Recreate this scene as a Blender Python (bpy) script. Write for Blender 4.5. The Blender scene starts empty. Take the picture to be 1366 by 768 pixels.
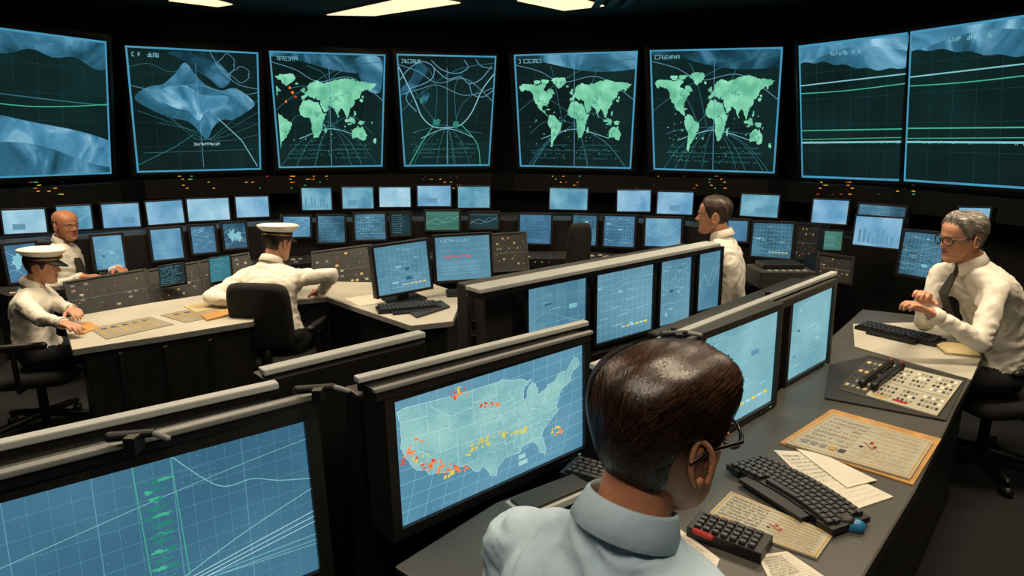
import bpy, bmesh, math, random
from mathutils import Vector, Matrix, noise
from mathutils.bvhtree import BVHTree
V=Vector
F=900.0; CH=1.8; PT=math.atan(214/900.0)
cp,sp=math.cos(PT),math.sin(PT)
scn=bpy.context.scene
scn.view_settings.view_transform='Standard'
try: scn.view_settings.look='None'
except: pass
BEV=[]
# ---------- camera geometry ----------
def D(u,v,d):
    a=(u-683)/F*d; b=(384-v)/F*d
    return V((a, d*cp+b*sp, CH-d*sp+b*cp))
def ray(u,v): 
    return D(u,v,1.0)-V((0,0,CH))
def W(u,v,z):
    r=ray(u,v); k=(z-CH)/r.z
    return V((0,0,CH))+r*k
def Y(u,v,y):
    r=ray(u,v); return V((0,0,CH))+r*(y/r.y)
def lerp(a,b,t): return a+(b-a)*t
def interp(tab,x):
    if x<=tab[0][0]:
        (x0,y0),(x1,y1)=tab[0],tab[1]
    elif x>=tab[-1][0]:
        (x0,y0),(x1,y1)=tab[-2],tab[-1]
    else:
        for i in range(len(tab)-1):
            if tab[i][0]<=x<=tab[i+1][0]:
                (x0,y0),(x1,y1)=tab[i],tab[i+1]; break
    return y0+(y1-y0)*(x-x0)/(x1-x0)
def cint(tab,x):
    x=max(tab[0][0],min(tab[-1][0],x))
    for i in range(len(tab)-1):
        if tab[i][0]<=x<=tab[i+1][0]:
            t=(x-tab[i][0])/(tab[i+1][0]-tab[i][0]); 
            p0=tab[max(i-1,0)];p1=tab[i];p2=tab[i+1];p3=tab[min(i+2,len(tab)-1)]
            out=[]
            for k in range(1,len(p1)):
                m1=(p2[k]-p0[k])/(p2[0]-p0[0])*(p2[0]-p1[0]); m2=(p3[k]-p1[k])/(p3[0]-p1[0])*(p2[0]-p1[0])
                out.append((2*t**3-3*t*t+1)*p1[k]+(t**3-2*t*t+t)*m1+(-2*t**3+3*t*t)*p2[k]+(t**3-t*t)*m2)
            return out
# ---------- materials ----------
def lin(h):
    h=h.lstrip('#'); r=[int(h[i:i+2],16)/255 for i in (0,2,4)]
    return tuple([(c/12.92 if c<=.04045 else ((c+.055)/1.055)**2.4) for c in r])+(1,)
MC={}
def mat(name,col,rough=.5,var=.12,scale=8,bump=0.0,bscale=60,metal=0,spec=.5,stretch=None,sss=0):
    if name in MC: return MC[name]
    m=bpy.data.materials.new(name); m.use_nodes=True; nt=m.node_tree; b=nt.nodes['Principled BSDF']
    c=lin(col); tc=nt.nodes.new('ShaderNodeTexCoord')
    src=tc.outputs['Object']
    if stretch:
        mp=nt.nodes.new('ShaderNodeMapping'); mp.inputs['Scale'].default_value=stretch
        nt.links.new(src,mp.inputs['Vector']); src=mp.outputs['Vector']
    nz=nt.nodes.new('ShaderNodeTexNoise'); nz.inputs['Scale'].default_value=scale; nz.inputs['Detail'].default_value=4
    nt.links.new(src,nz.inputs['Vector'])
    cr=nt.nodes.new('ShaderNodeValToRGB')
    cr.color_ramp.elements[0].color=tuple(x*(1-var) for x in c[:3])+(1,)
    cr.color_ramp.elements[1].color=tuple(min(1,x*(1+var)) for x in c[:3])+(1,)
    cr.color_ramp.elements[0].position=.3; cr.color_ramp.elements[1].position=.7
    nt.links.new(nz.outputs['Fac'],cr.inputs['Fac']); nt.links.new(cr.outputs['Color'],b.inputs['Base Color'])
    b.inputs['Roughness'].default_value=rough; b.inputs['Metallic'].default_value=metal
    b.inputs['Specular IOR Level'].default_value=spec
    if sss:
        b.inputs['Subsurface Weight'].default_value=sss; b.inputs['Subsurface Scale'].default_value=.02
    if bump:
        n2=nt.nodes.new('ShaderNodeTexNoise'); n2.inputs['Scale'].default_value=bscale
        nt.links.new(src,n2.inputs['Vector'])
        bp=nt.nodes.new('ShaderNodeBump'); bp.inputs['Strength'].default_value=bump; bp.inputs['Distance'].default_value=.01
        nt.links.new(n2.outputs['Fac'],bp.inputs['Height']); nt.links.new(bp.outputs['Normal'],b.inputs['Normal'])
    MC[name]=m; return m
def emi(name,col,st=1.0,var=.15,scale=3,sample=False,col2=None,mid=None,dist=0,detail=5,p0=.35,p1=.68):
    if name in MC: return MC[name]
    m=bpy.data.materials.new(name); m.use_nodes=True; nt=m.node_tree; b=nt.nodes['Principled BSDF']
    c=lin(col); tc=nt.nodes.new('ShaderNodeTexCoord')
    nz=nt.nodes.new('ShaderNodeTexNoise'); nz.inputs['Scale'].default_value=scale; nz.inputs['Detail'].default_value=detail
    nz.inputs['Distortion'].default_value=dist
    nt.links.new(tc.outputs['Object'],nz.inputs['Vector'])
    cr=nt.nodes.new('ShaderNodeValToRGB')
    c2=lin(col2) if col2 else tuple(x*(1+var) for x in c[:3])+(1,)
    c1=c if col2 else tuple(x*(1-var) for x in c[:3])+(1,)
    cr.color_ramp.elements[0].color=c1; cr.color_ramp.elements[1].color=c2
    cr.color_ramp.elements[0].position=p0; cr.color_ramp.elements[1].position=p1
    if mid:
        e=cr.color_ramp.elements.new((p0+p1)/2); e.color=lin(mid)
    nt.links.new(nz.outputs['Fac'],cr.inputs['Fac'])
    b.inputs['Base Color'].default_value=(.005,.008,.01,1); b.inputs['Roughness'].default_value=.35
    b.inputs['Specular IOR Level'].default_value=.15
    nt.links.new(cr.outputs['Color'],b.inputs['Emission Color']); b.inputs['Emission Strength'].default_value=st
    if not sample:
        try: m.cycles.emission_sampling='NONE'
        except: pass
    MC[name]=m; return m
BLK=mat('console_black','#151515',.42,.2,6,.1,200)
BLK2=mat('plastic_black','#0e0e10',.45,.2,10)
DGR=mat('console_dark_grey','#2a2a29',.5,.15,5,.08,250)
MGR=mat('painted_metal_grey','#7e807d',.4,.1,5)
LGR=mat('ledge_light_grey','#b4b9b6',.35,.08,5)
DESK=mat('desk_laminate','#bdb9aa',.4,.08,4,.05,200)
DESKD=mat('desk_dark_laminate','#4a4944',.4,.12,4,.05,200)
FAB=mat('chair_fabric','#0d0e0f',.85,.25,60,.3,400)
PAP=mat('paper_white','#dcd6c6',.7,.05,20)
PAP2=mat('paper_cream','#bfae82',.7,.12,30)
WOOD=mat('paper_tan','#b98b4d',.6,.2,20)
RED=mat('red_plastic','#a32626',.35,.1)
BLUE=mat('blue_plastic','#2b78a8',.3,.1)
KEY=mat('key_black','#28292b',.4,.15,40)
SHIRT=mat('shirt_white','#e4dfd2',.8,.04,20,.3,30)
SHIRTB=mat('shirt_pale_blue','#b3c9d8',.8,.05,20,.3,30)
TROU=mat('trousers_dark','#14161c',.85,.15,30)
SHOE=mat('shoe_leather','#0b0a0a',.3,.1)
SKIN=mat('skin','#c48e70',.48,.12,25,.15,180,sss=.15)
SKIN2=mat('skin_tan','#b47b5a',.48,.12,25,.15,180,sss=.15)
LIP=mat('lips','#93564a',.45,.08,30)
HDK=mat('hair_dark_brown','#1c110b',.4,.4,30)
HGR=mat('hair_grey','#706a64',.5,.3,40)
HSP=mat('hair_brown_grey','#3b2e26',.5,.3,40)
STR={'hair_dark_brown':[mat('hair_strand_a','#26170e',.32,.3,40),mat('hair_strand_b','#442c1c',.32,.3,40),mat('hair_strand_c','#150d09',.35,.3,40)],
'hair_grey':[mat('hair_strand_d','#8a847c',.4,.2,40),mat('hair_strand_e','#b0aaa0',.4,.2,40),mat('hair_strand_f','#4c4844',.4,.2,40)],
'hair_brown_grey':[mat('hair_strand_g','#463a31',.4,.2,40),mat('hair_strand_h','#6a5c50',.4,.2,40),mat('hair_strand_i','#2a211b',.4,.2,40)]}
EYEW=mat('eye_white','#d8d4cc',.2,.02)
EYEI=mat('eye_iris','#1d120c',.15,.1)
GLF=mat('glasses_frame','#0a0a0b',.25,.05)
GOLD=mat('gold_trim','#b08a3a',.3,.1,metal=.8)
TIE=mat('tie_dark','#2a2a22',.6,.3,60)
# ---------- mesh builder ----------
class Mb:
    def __init__(s): s.v=[];s.f=[];s.m=[];s.mats=[]
    def slot(s,m):
        if m not in s.mats: s.mats.append(m)
        return s.mats.index(m)
    def ngon(s,pts,m):
        i=len(s.v); s.v+= [V(p) for p in pts]; s.f.append(tuple(range(i,i+len(pts)))); s.m.append(s.slot(m))
    def box(s,c,ax,ay,az,hx,hy,hz,m):
        i=len(s.v); k=s.slot(m); c=V(c)
        for a in (-1,1):
            for b in (-1,1):
                for d in (-1,1): s.v.append(c+ax*hx*a+ay*hy*b+az*hz*d)
        for q in ((0,1,3,2),(4,6,7,5),(0,4,5,1),(2,3,7,6),(0,2,6,4),(1,5,7,3)):
            s.f.append(tuple(i+x for x in q)); s.m.append(k)
    def abox(s,c,h,m): s.box(c,V((1,0,0)),V((0,1,0)),V((0,0,1)),h[0],h[1],h[2],m)
    def prism(s,poly,z0,z1,mt,ms=None):
        ms=ms or mt; i=len(s.v); n=len(poly)
        for p in poly: s.v.append(V((p[0],p[1],z0)))
        for p in poly: s.v.append(V((p[0],p[1],z1)))
        s.f.append(tuple(range(i+n-1,i-1,-1))); s.m.append(s.slot(ms))
        s.f.append(tuple(range(i+n,i+2*n))); s.m.append(s.slot(mt))
        for k in range(n):
            j=(k+1)%n; s.f.append((i+k,i+j,i+n+j,i+n+k)); s.m.append(s.slot(ms))
    def rings(s,rs,m,cap=True,close=True):
        k=s.slot(m); i=len(s.v); n=len(rs[0])
        for r in rs: s.v+= [V(p) for p in r]
        for a in range(len(rs)-1):
            for b in range(n if close else n-1):
                c=(b+1)%n
                s.f.append((i+a*n+b,i+a*n+c,i+(a+1)*n+c,i+(a+1)*n+b)); s.m.append(k)
        if cap:
            s.f.append(tuple(range(i+n-1,i-1,-1))); s.m.append(k)
            e=i+(len(rs)-1)*n; s.f.append(tuple(range(e,e+n))); s.m.append(k)
    def capsule(s,p0,p1,r0,r1,m,n=12,sx=1.0,axis=None):
        p0=V(p0);p1=V(p1); d=p1-p0
        d=d.normalized() if d.length>1e-6 else V((0,0,1))
        a=axis.copy() if axis else (V((1,0,0)) if abs(d.x)<.8 else V((0,1,0)))
        a=(a-d*a.dot(d)).normalized(); b=d.cross(a)
        rs=[]
        for t in (-80,-50,-20,0): 
            q=math.radians(t); rs.append((p0+d*r0*math.sin(q),r0*math.cos(q)))
        for t in (0,20,50,80):
            q=math.radians(t); rs.append((p1+d*r1*math.sin(q),r1*math.cos(q)))
        s.rings([[c+a*r*sx*math.cos(2*math.pi*j/n)+b*r*math.sin(2*math.pi*j/n) for j in range(n)] for c,r in rs],m)
    def tube(s,pts,r,m,n=8):
        for a,b in zip(pts[:-1],pts[1:]): s.capsule(a,b,r,r,m,n)
    def build(s,name,bevel=0,smooth=False,parent=None,mw=None,recalc=True):
        me=bpy.data.meshes.new(name); me.from_pydata([tuple(p) for p in s.v],[],s.f)
        for m in s.mats: me.materials.append(m)
        me.polygons.foreach_set('material_index',s.m)
        if recalc:
            bm=bmesh.new(); bm.from_mesh(me); bmesh.ops.recalc_face_normals(bm,faces=bm.faces); bm.to_mesh(me); bm.free()
        if smooth: me.polygons.foreach_set('use_smooth',[True]*len(me.polygons))
        o=bpy.data.objects.new(name,me); scn.collection.objects.link(o)
        if mw is not None: o.matrix_world=mw
        if parent: o.parent=parent
        if bevel: BEV.append((o,bevel))
        return o
def empty(name,loc=(0,0,0)):
    o=bpy.data.objects.new(name,None); o.empty_display_size=.1; scn.collection.objects.link(o); return o
X,Yv,Z=V((1,0,0)),V((0,1,0)),V((0,0,1))
# ---------- screen graphics ----------
def crom(pts,n=8,closed=False):
    out=[]; P=[pts[-1]]+list(pts)+[pts[0],pts[1]] if closed else [pts[0]]+list(pts)+[pts[-1]]
    for i in range(1,len(P)-2):
        for k in range(n):
            t=k/n; out.append(tuple(.5*((2*P[i][c])+(-P[i-1][c]+P[i+1][c])*t+(2*P[i-1][c]-5*P[i][c]+4*P[i+1][c]-P[i+2][c])*t*t+(-P[i-1][c]+3*P[i][c]-3*P[i+1][c]+P[i+2][c])*t**3) for c in (0,1)))
    if not closed: out.append(pts[-1])
    return out
class Scr:
    def __init__(s,mb,TL,TR,BR,BL,n,rnd,inc=.00012):
        s.mb=mb;s.c=(TL,TR,BR,BL);s.n=n;s.r=rnd;s.o=.0015;s.inc=inc
    def P(s,x,y,o=None):
        TL,TR,BR,BL=s.c; o=s.o if o is None else o
        return (TL*(1-x)+TR*x)*(1-y)+(BL*(1-x)+BR*x)*y+s.n*o
    def up(s): s.o+=s.inc
    def line(s,pts,w,m,up=True):
        if up: s.up()
        q=[s.P(max(0,min(1,a)),max(0,min(1,b))) for a,b in pts]
        for a,b in zip(q[:-1],q[1:]):
            d=b-a
            if d.length<1e-5: continue
            d=d.normalized(); t=d.cross(s.n).normalized()*w/2
            s.mb.ngon([a-t-d*w*.2,b-t+d*w*.2,b+t+d*w*.2,a+t-d*w*.2],m)
    def rect(s,x0,y0,x1,y1,m,up=True): 
        if up: s.up()
        s.mb.ngon([s.P(x0,y0),s.P(x1,y0),s.P(x1,y1),s.P(x0,y1)],m)
    def poly(s,pts,m): 
        s.up(); s.mb.ngon([s.P(max(0,min(1,a)),max(0,min(1,b))) for a,b in pts],m)
    def blob(s,cx,cy,rx,ry,m,j=.28,n=40):
        sd=s.r.random()*50; pts=[]
        for i in range(n):
            a=2*math.pi*i/n; k=1+j*2*noise.noise(V((math.cos(a)*1.6+sd,math.sin(a)*1.6,sd)))+j*1.2*noise.noise(V((math.cos(a)*5+sd,math.sin(a)*5,3)))+j*.8*noise.noise(V((math.cos(a)*13+sd,math.sin(a)*13,7)))+s.r.uniform(-.03,.03)
            pts.append((cx+rx*k*math.cos(a),cy+ry*k*math.sin(a)))
        s.poly(pts,m); return pts
    def text(s,x,y,w,h,m,n,lw):
        s.up(); gw=w/n
        for i in range(n):
            if s.r.random()<.12: continue
            a=x+i*gw; b=a+gw*.65
            segs=[((a,y),(a,y+h)),((a,y),(b,y)),((b,y),(b,y+h)),((a,y+h/2),(b,y+h/2)),((a,y+h),(b,y+h))]
            for sg in s.r.sample(segs,3): s.line(sg,lw,m,False)
    def wave(s,y,amp,fr,ph,w,m,n=24,x0=0,x1=1,slope=0):
        s.line([(lerp(x0,x1,i/n),y+slope*i/n+amp*math.sin(fr*i/n*6.28+ph)) for i in range(n+1)],w,m)
    def curve(s,pts,w,m,n=8): s.line(crom(pts,n),w,m)
E_LINE=emi('gfx_line_cyan','#84c3d0',1.0,.1)
E_LINE2=emi('gfx_line_blue','#659ab4',.9,.1)
E_DIM=emi('gfx_line_dim','#35707a',.8,.1)
E_DIM2=emi('gfx_line_faint','#1d454b',.8,.1)
E_WH=emi('gfx_white','#b9dbe0',1.0,.05)
E_GRN=emi('gfx_green','#45b08c',1.0,.1)
E_LAND=emi('gfx_land','#62b592',1.0,scale=7,col2='#92e2bd',detail=8)
E_LANDB=emi('gfx_land_pale','#74adb2',1.0,scale=9,col2='#9ccdc6',detail=8)
E_DKG=emi('gfx_darkgreen','#2d7f74',1.0,.1)
E_HAZE=emi('gfx_haze','#10323c',1.0,scale=1.6,col2='#7fbbd6',mid='#35708c',dist=1.4,detail=8,p0=.33,p1=.72)
E_HAZE2=emi('gfx_haze_deep','#0d282e',1.0,scale=2.2,col2='#4c86a6',mid='#1e4c60',dist=1.8,detail=8,p0=.33,p1=.72)
E_HAZEP=emi('gfx_haze_pale','#2c6680',1.0,scale=2.4,col2='#9acbe0',mid='#4f8fb0',dist=1.6,detail=8,p0=.33,p1=.7)
E_OR=emi('gfx_orange','#f07a2a',1.2,.1)
E_YE=emi('gfx_yellow','#e0c840',1.1,.1)
E_RD=emi('gfx_red','#d8482c',1.1,.1)
E_NAVY=emi('gfx_navy','#234a5c',.9,.1)
E_CNT=emi('gfx_contour','#a8d2d2',1.0,.1)
E_BORD=emi('wall_screen_edge','#4a9cc0',.9,.12,3)
BG_WALL=emi('wall_screen_glass','#0a1a1a',1.0,scale=1.0,col2='#112c2b')
BG_A=emi('screen_blue_deep','#325f78',1.0,scale=1.5,col2='#4f8199',sample=True)
BG_B=emi('screen_map_blue','#4f86a0',1.0,scale=2.5,col2='#6d9fb6',sample=True)
BG_C=emi('screen_pale_cyan','#6ba2ae',1.0,scale=4,col2='#8cbfc8',sample=True)
BG_D=emi('screen_mid_blue','#4a7c94',1.0,scale=3,col2='#6d9cb0',sample=True)
BG_U=emi('screen_sky_blue','#5f98bd',1.0,scale=4,col2='#9ccae2',sample=True)
BG_U2=emi('screen_sky_pale','#7fb4cf',1.0,scale=5,col2='#b4d9e8',sample=True)
BG_U3=emi('screen_sky_teal','#4a8aa6',1.0,scale=6,col2='#7db4c8',sample=True)
BG_L=emi('screen_steel_blue','#33607f',1.0,scale=3,col2='#5688a8',sample=True)
BG_L2=emi('screen_steel_dim','#264a60',1.0,scale=5,col2='#4b7c94',sample=True)
BG_L3=emi('screen_steel_light','#4d82a4',1.0,scale=5,col2='#7aaec8',sample=True)
BG_G=emi('screen_green','#3a6f62',.8,scale=3,col2='#528c78')
BG_P=mat('panel_face','#262727',.45,.15,8)
BG_K=emi('screen_dark','#14282e',.9,scale=4,col2='#1f3d44')
US=[(-124.7,48.4),(-123,49),(-95,49),(-95,49.4),(-92,48.2),(-89.6,48),(-86.5,46.6),(-84.8,46.6),(-87.5,45.2),(-87.8,42.5),(-86.6,42.2),(-86.2,44.5),(-84.8,45.8),(-83.4,45),(-82.5,43),(-83,41.7),(-79,42.8),(-79,43.4),(-76.5,43.5),(-75,45),(-71.5,45),(-69.2,47.4),(-67.8,47),(-67,44.8),(-70,43.7),(-70.6,42),(-70,41.6),(-74,40.6),(-75.5,38),(-76,37),(-75.6,35.3),(-78,33.9),(-81,32),(-81.4,30.5),(-80.1,27),(-80.5,25.2),(-81.8,26.2),(-82.8,28),(-84,30),(-86,30.3),(-89,30.3),(-89.3,29.1),(-91.5,29.4),(-94,29.7),(-97,28),(-97.3,26),(-99.2,26.5),(-101.4,29.8),(-103,29),(-104.5,29.6),(-106.5,31.8),(-108.2,31.8),(-111,31.3),(-114.8,32.5),(-117.1,32.5),(-118.5,34),(-120.6,34.6),(-122.4,37.2),(-123.8,39.3),(-124.4,40.4),(-124,43),(-124,46.2)]
def usx(lo,la):
    x=(lo+125)/58; y=(49.4-la)/24.4
    return (.01+x*.97, .06+y*.86+ .05*math.sin(x*3.14)-.03*x)
STL=[[(-117,49),(-117,46),(-117,42)],[(-124,42),(-120,42),(-114,42),(-111,42)],[(-124,46),(-119,46),(-117,46)],[(-120,42),(-120,39),(-114.6,35)],[(-114,42),(-114,37),(-114.6,35),(-114.8,32.5)],[(-111,45),(-111,41),(-104,41)],[(-116,49),(-116,48),(-111,44.5),(-104,45)],[(-109,41),(-109,31.5)],[(-114,37),(-102,37),(-94.6,37),(-89.5,37)],[(-104,49),(-104,41),(-102,41),(-102,37),(-103,36.5),(-103,32),(-106.5,32)],[(-104,46),(-96.6,46)],[(-104,43),(-98.5,43),(-96.5,42.5)],[(-102,40),(-95.3,40)],[(-97,49),(-96.6,46),(-96.5,43),(-95.8,40.6),(-94.6,39),(-94.6,36.5),(-94.4,33.5),(-94,31),(-93.7,29.7)],[(-96.5,43.5),(-91.2,43.5)],[(-95.8,40.6),(-91.5,40.6)],[(-92,46.7),(-92.8,45),(-91.2,43.5),(-90.5,41.5),(-91.5,40),(-90,38.5),(-89.2,37),(-90,35),(-91.1,33),(-91.5,31),(-89.7,31),(-89.6,30.2)],[(-90.5,42.5),(-87.8,42.5)],[(-87.5,41.7),(-87.5,39),(-88,37.8)],[(-84.8,41.7),(-84.8,39)],[(-94.4,36.5),(-90,36.5),(-83.6,36.6),(-75.9,36.5)],[(-94.2,33),(-91.2,33)],[(-90,35),(-84.3,35),(-83,35),(-81,35),(-78.6,33.9)],[(-88.2,35),(-88.4,30.4)],[(-85.6,35),(-85,31),(-87.5,31)],[(-85,31),(-82,30.5)],[(-83,35),(-81,32)],[(-89,37),(-86,38),(-84.8,39),(-82.5,38.4),(-82,37.3)],[(-80.5,42),(-80.5,39.7),(-75.5,39.7)],[(-82.5,38.4),(-80.5,40.5)],[(-79.7,42),(-75.3,42),(-74.7,41.3)],[(-75.3,42),(-73.3,42),(-70.8,42)],[(-73.4,45),(-73.3,42),(-73.6,41)],[(-71.3,45),(-72.3,43),(-71,42.8)],[(-100.5,36.5),(-100,34.5),(-94.4,33.6)]]
NAM=[(-168,66),(-156,71),(-128,70),(-110,68),(-95,72),(-82,68),(-88,63),(-94,59),(-82,55),(-79,52),(-78,60),(-65,60),(-56,52),(-66,50),(-64,45),(-70,42),(-75,38),(-81,31),(-80,25),(-83,29),(-90,29),(-97,27),(-97,20),(-91,18),(-87,21),(-88,16),(-83,11),(-78,8),(-85,10),(-95,16),(-105,20),(-110,24),(-113,31),(-120,34),(-124,42),(-124,48),(-133,56),(-150,60),(-160,56),(-165,61)]
GRL=[(-55,82),(-25,82),(-20,75),(-25,70),(-42,61),(-50,64),(-54,70),(-68,77)]
SAM=[(-78,8),(-72,12),(-60,9),(-50,1),(-36,-6),(-39,-15),(-48,-27),(-58,-36),(-65,-43),(-68,-53),(-74,-50),(-72,-38),(-70,-20),(-78,-10),(-81,-4)]
AFR=[(-6,35),(10,37),(20,32),(32,31),(38,20),(44,11),(51,12),(42,-2),(40,-12),(35,-22),(28,-33),(18,-34),(12,-18),(12,-5),(9,4),(-5,5),(-14,10),(-17,18),(-10,30)]
EUR=[(-9,43),(-2,44),(0,49),(8,54),(6,60),(14,67),(28,71),(45,67),(60,69),(72,72),(85,74),(105,77),(130,72),(160,70),(178,67),(165,60),(160,53),(156,58),(140,54),(135,44),(127,38),(122,38),(121,30),(110,20),(106,10),(103,3),(98,10),(94,17),(88,22),(80,14),(77,8),(72,20),(62,25),(56,26),(58,20),(45,13),(36,30),(36,37),(27,38),(28,42),(22,38),(14,41),(8,44),(-1,38),(-9,37)]
AUS=[(114,-22),(122,-15),(131,-12),(136,-15),(142,-11),(146,-19),(153,-27),(150,-37),(140,-38),(130,-32),(116,-35)]
ISL=[(-3,54,4,5),(-8,53,2,2),(138,37,5,3),(142,43,3,2),(47,-19,3,6),(175,-40,4,5),(113,0,7,5),(102,-1,6,3),(120,-3,3,4),(138,-5,8,4),(122,12,3,5),(-18,65,4,2),(-78,21,6,1.5),(-85,75,12,4),(-110,74,9,4),(110,-7.5,6,1.3),(81,7,1.5,2)]
def worldmap(s,lon0,lon1,lat0,lat1,x0,x1,y0,y1):
    f=lambda lo,la:(x0+(lo-lon0)/(lon1-lon0)*(x1-x0), y0+(lat0-la)/(lat0-lat1)*(y1-y0))
    r=s.r
    for P in (NAM,GRL,SAM,AFR,EUR,AUS):
        pts=[]
        for (a,b),(c,d) in zip(P,P[1:]+P[:1]):
            L=math.hypot(c-a,d-b); n=max(2,int(L/2.5))
            for k in range(n):
                t=k/n; j=1.5 if k else 0
                pts.append(f(a+(c-a)*t+r.uniform(-j,j),b+(d-b)*t+r.uniform(-j,j)))
        pts=[(max(.02,min(.98,a)),max(.02,b)) for a,b in pts]
        s.poly(pts,E_LAND)
        cx=sum(p[0] for p in P)/len(P); cy=sum(p[1] for p in P)/len(P)
        for k in range(5):
            a,b=cx+r.uniform(-14,14),cy+r.uniform(-8,8)
            q=[f(a,b)]
            for _ in range(5): a+=r.uniform(-6,9); b+=r.uniform(-5,5); q.append(f(a,b))
            if all(inpoly(*( (x-x0)/(x1-x0)*(lon1-lon0)+lon0, lat0-(y-y0)/(y1-y0)*(lat0-lat1)),P) for x,y in q): s.line(q,.004,E_DKG)
    for a,b,rx,ry in ISL:
        x,y=f(a,b)
        if .03<x<.97: s.blob(x,y,rx/(lon1-lon0)*(x1-x0),ry/(lat0-lat1)*(y1-y0),E_LAND,.3,16)
def inpoly(x,y,P):
    c=False;j=len(P)-1
    for i in range(len(P)):
        if (P[i][1]>y)!=(P[j][1]>y) and x<(P[j][0]-P[i][0])*(y-P[i][1])/(P[j][1]-P[i][1])+P[i][0]: c=not c
        j=i
    return c
def draw(style,s,rnd,w,h):
    px=.0014 if w<.4 else .0016
    if style=='us_map':
        pts=[]
        for (a,b),(c,d) in zip(US,US[1:]+US[:1]):
            for k in range(3):
                t=k/3; jx=rnd.uniform(-.25,.25) if k and not(b>=48.9 and d>=48.9) else 0
                pts.append(usx(a+(c-a)*t+jx,b+(d-b)*t+jx*.8))
        s.poly(pts,E_LANDB); s.line(pts+[pts[0]],px*1.1,E_WH)
        for i in range(1,12): s.curve([(i/12+.03,0),(i/12+.01,.5),(i/12-.06,1)],px*.8,E_LINE)
        for i in range(1,9): s.wave(i/9,.025,.5,0,px*.8,E_LINE,slope=-.03)
        for l in STL: s.line([usx(a,b) for a,b in l],px*.9,E_WH)
        for i in range(1700):
            lo=rnd.uniform(-124,-68); la=rnd.uniform(26,49)
            if rnd.random()>(.25+.75*(lo+124)/45): continue
            if inpoly(lo,la,US):
                a,b=usx(lo,la); g=rnd.uniform(.01,.03); an=rnd.choice([0,1.57,.3,1.2,2.6])
                s.line([(a,b),(a+g*math.cos(an),b+g*1.6*math.sin(an))],px*.5,rnd.choice([E_CNT,E_CNT,E_DKG]) if rnd.random()<.5 else E_CNT,i%30==0)
        for (a,b,k,m) in [(.29,.09,6,E_RD),(.31,.12,5,E_OR),(.27,.07,3,E_YE),(.43,.26,6,E_RD),(.47,.28,5,E_OR),(.06,.42,8,E_OR),(.1,.52,8,E_YE),(.2,.66,9,E_OR),(.24,.7,8,E_RD),(.28,.72,9,E_OR),(.22,.74,6,E_YE),(.16,.6,8,E_OR),(.42,.56,9,E_YE),(.5,.56,9,E_YE),(.56,.57,7,E_YE),(.05,.46,5,E_RD),(.8,.72,6,E_YE),(.83,.74,5,E_OR),(.36,.57,8,E_YE),(.6,.6,6,E_YE),(.07,.35,4,E_OR),(.12,.56,5,E_RD),(.3,.6,5,E_YE)]:
            for i in range(k): s.blob(a+rnd.uniform(-.035,.035),b+rnd.uniform(-.03,.03),rnd.uniform(.003,.010),rnd.uniform(.006,.016),m,.5,12)
        s.rect(.58,.8,.62,.84,E_CNT); s.rect(.58,.86,.63,.9,E_CNT)
        for (a,b) in ((.62,.93),(.72,.9),(.12,.93)): s.text(a,b,.12,.02,E_LINE,8,px*.5)
    elif style=='chart_big':
        for i in range(1,20):
            x=i/20; s.line([(x,0),(x-.01,1)],px*(.4+.7*(i%4==0)),E_LINE2)
        for i in range(1,9): s.line([(0,i/9),(1,i/9-.02)],px*.5,E_LINE2)
        for k,(y,sl) in enumerate([(.62,.2),(.7,.12),(.35,-.2),(.86,-.1)]): s.wave(y,.03,.5,k,px*.8,E_LINE,slope=sl)
        for k in range(3): s.line([(.0,.97+k*.03),(.3,.86+k*.02),(.6,.74+k*.02),(1,.6+k*.035)],px*1.1,E_WH)
        s.curve([(.6,0),(.72,.25),(.82,.27),(.9,.33),(1,.38)],px*1.2,E_LINE)
        s.curve([(.35,.98),(.5,.8),(.75,.6),(1,.45)],px*1.2,E_LINE)
        for x in (.5,.60): s.line([(x,.0),(x+.01,.98)],px*1.2,E_GRN)
        for i in range(11):
            for k in range(3): s.blob(.552+rnd.uniform(-.022,.022),.12+i*.05+rnd.uniform(-.01,.01),rnd.uniform(.012,.024),rnd.uniform(.007,.014),rnd.choice([E_DKG,E_DKG,E_GRN]),.4,20)
        for i in range(4): s.text(.62,.1+i*.03,.1,.012,E_LINE2,9,px*.4)
        for i in range(90): a,b=rnd.random()*.98,rnd.random()*.98; s.rect(a,b,a+.0016,b+.0025,E_WH,False)
    elif style in('grid','griddense'):
        nx,ny=rnd.choice([(8,6),(10,7),(6,8)]) if style=='grid' else (11,9)
        for i in range(1,nx): s.line([(i/nx,0),(i/nx,1)],px*.6,E_LINE2 if w<.25 else E_LINE)
        for i in range(1,ny): s.line([(0,i/ny),(1,i/ny)],px*.6,E_LINE2 if w<.25 else E_LINE)
        for k in range(3):
            y=rnd.uniform(.2,.8); s.curve([(0,y),(.3,y+rnd.uniform(-.15,.15)),(.6,y+rnd.uniform(-.2,.2)),(1,y+rnd.uniform(-.3,.3))],px*.9,E_LINE)
        for k in range(10):
            a,b=rnd.uniform(.03,.75),rnd.uniform(.05,.9); s.text(a,b,.16,.018,E_WH,9,px*.45)
        for k in range(6):
            a,b=rnd.uniform(.03,.8),rnd.uniform(.05,.85); s.rect(a,b,a+rnd.uniform(.04,.14),b+rnd.uniform(.02,.07),rnd.choice([E_LINE2,E_LINE,E_DIM]))
        if style=='griddense' and w>.3:
            for i in range(6): s.rect(.45+i*.08,.84-i*.002,.51+i*.08,.86,E_YE if i%2 else E_WH)
    elif style=='smallmap':
        s.blob(.35,.45,.2,.18,E_LINE,.4); s.blob(.65,.55,.18,.14,E_LINE,.4)
        for k in range(3): s.wave(rnd.uniform(.2,.8),.1,1,rnd.uniform(0,6),px,E_WH)
    elif style=='netred':
        s.text(.1,.06,.55,.06,E_WH,12,px)
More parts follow.
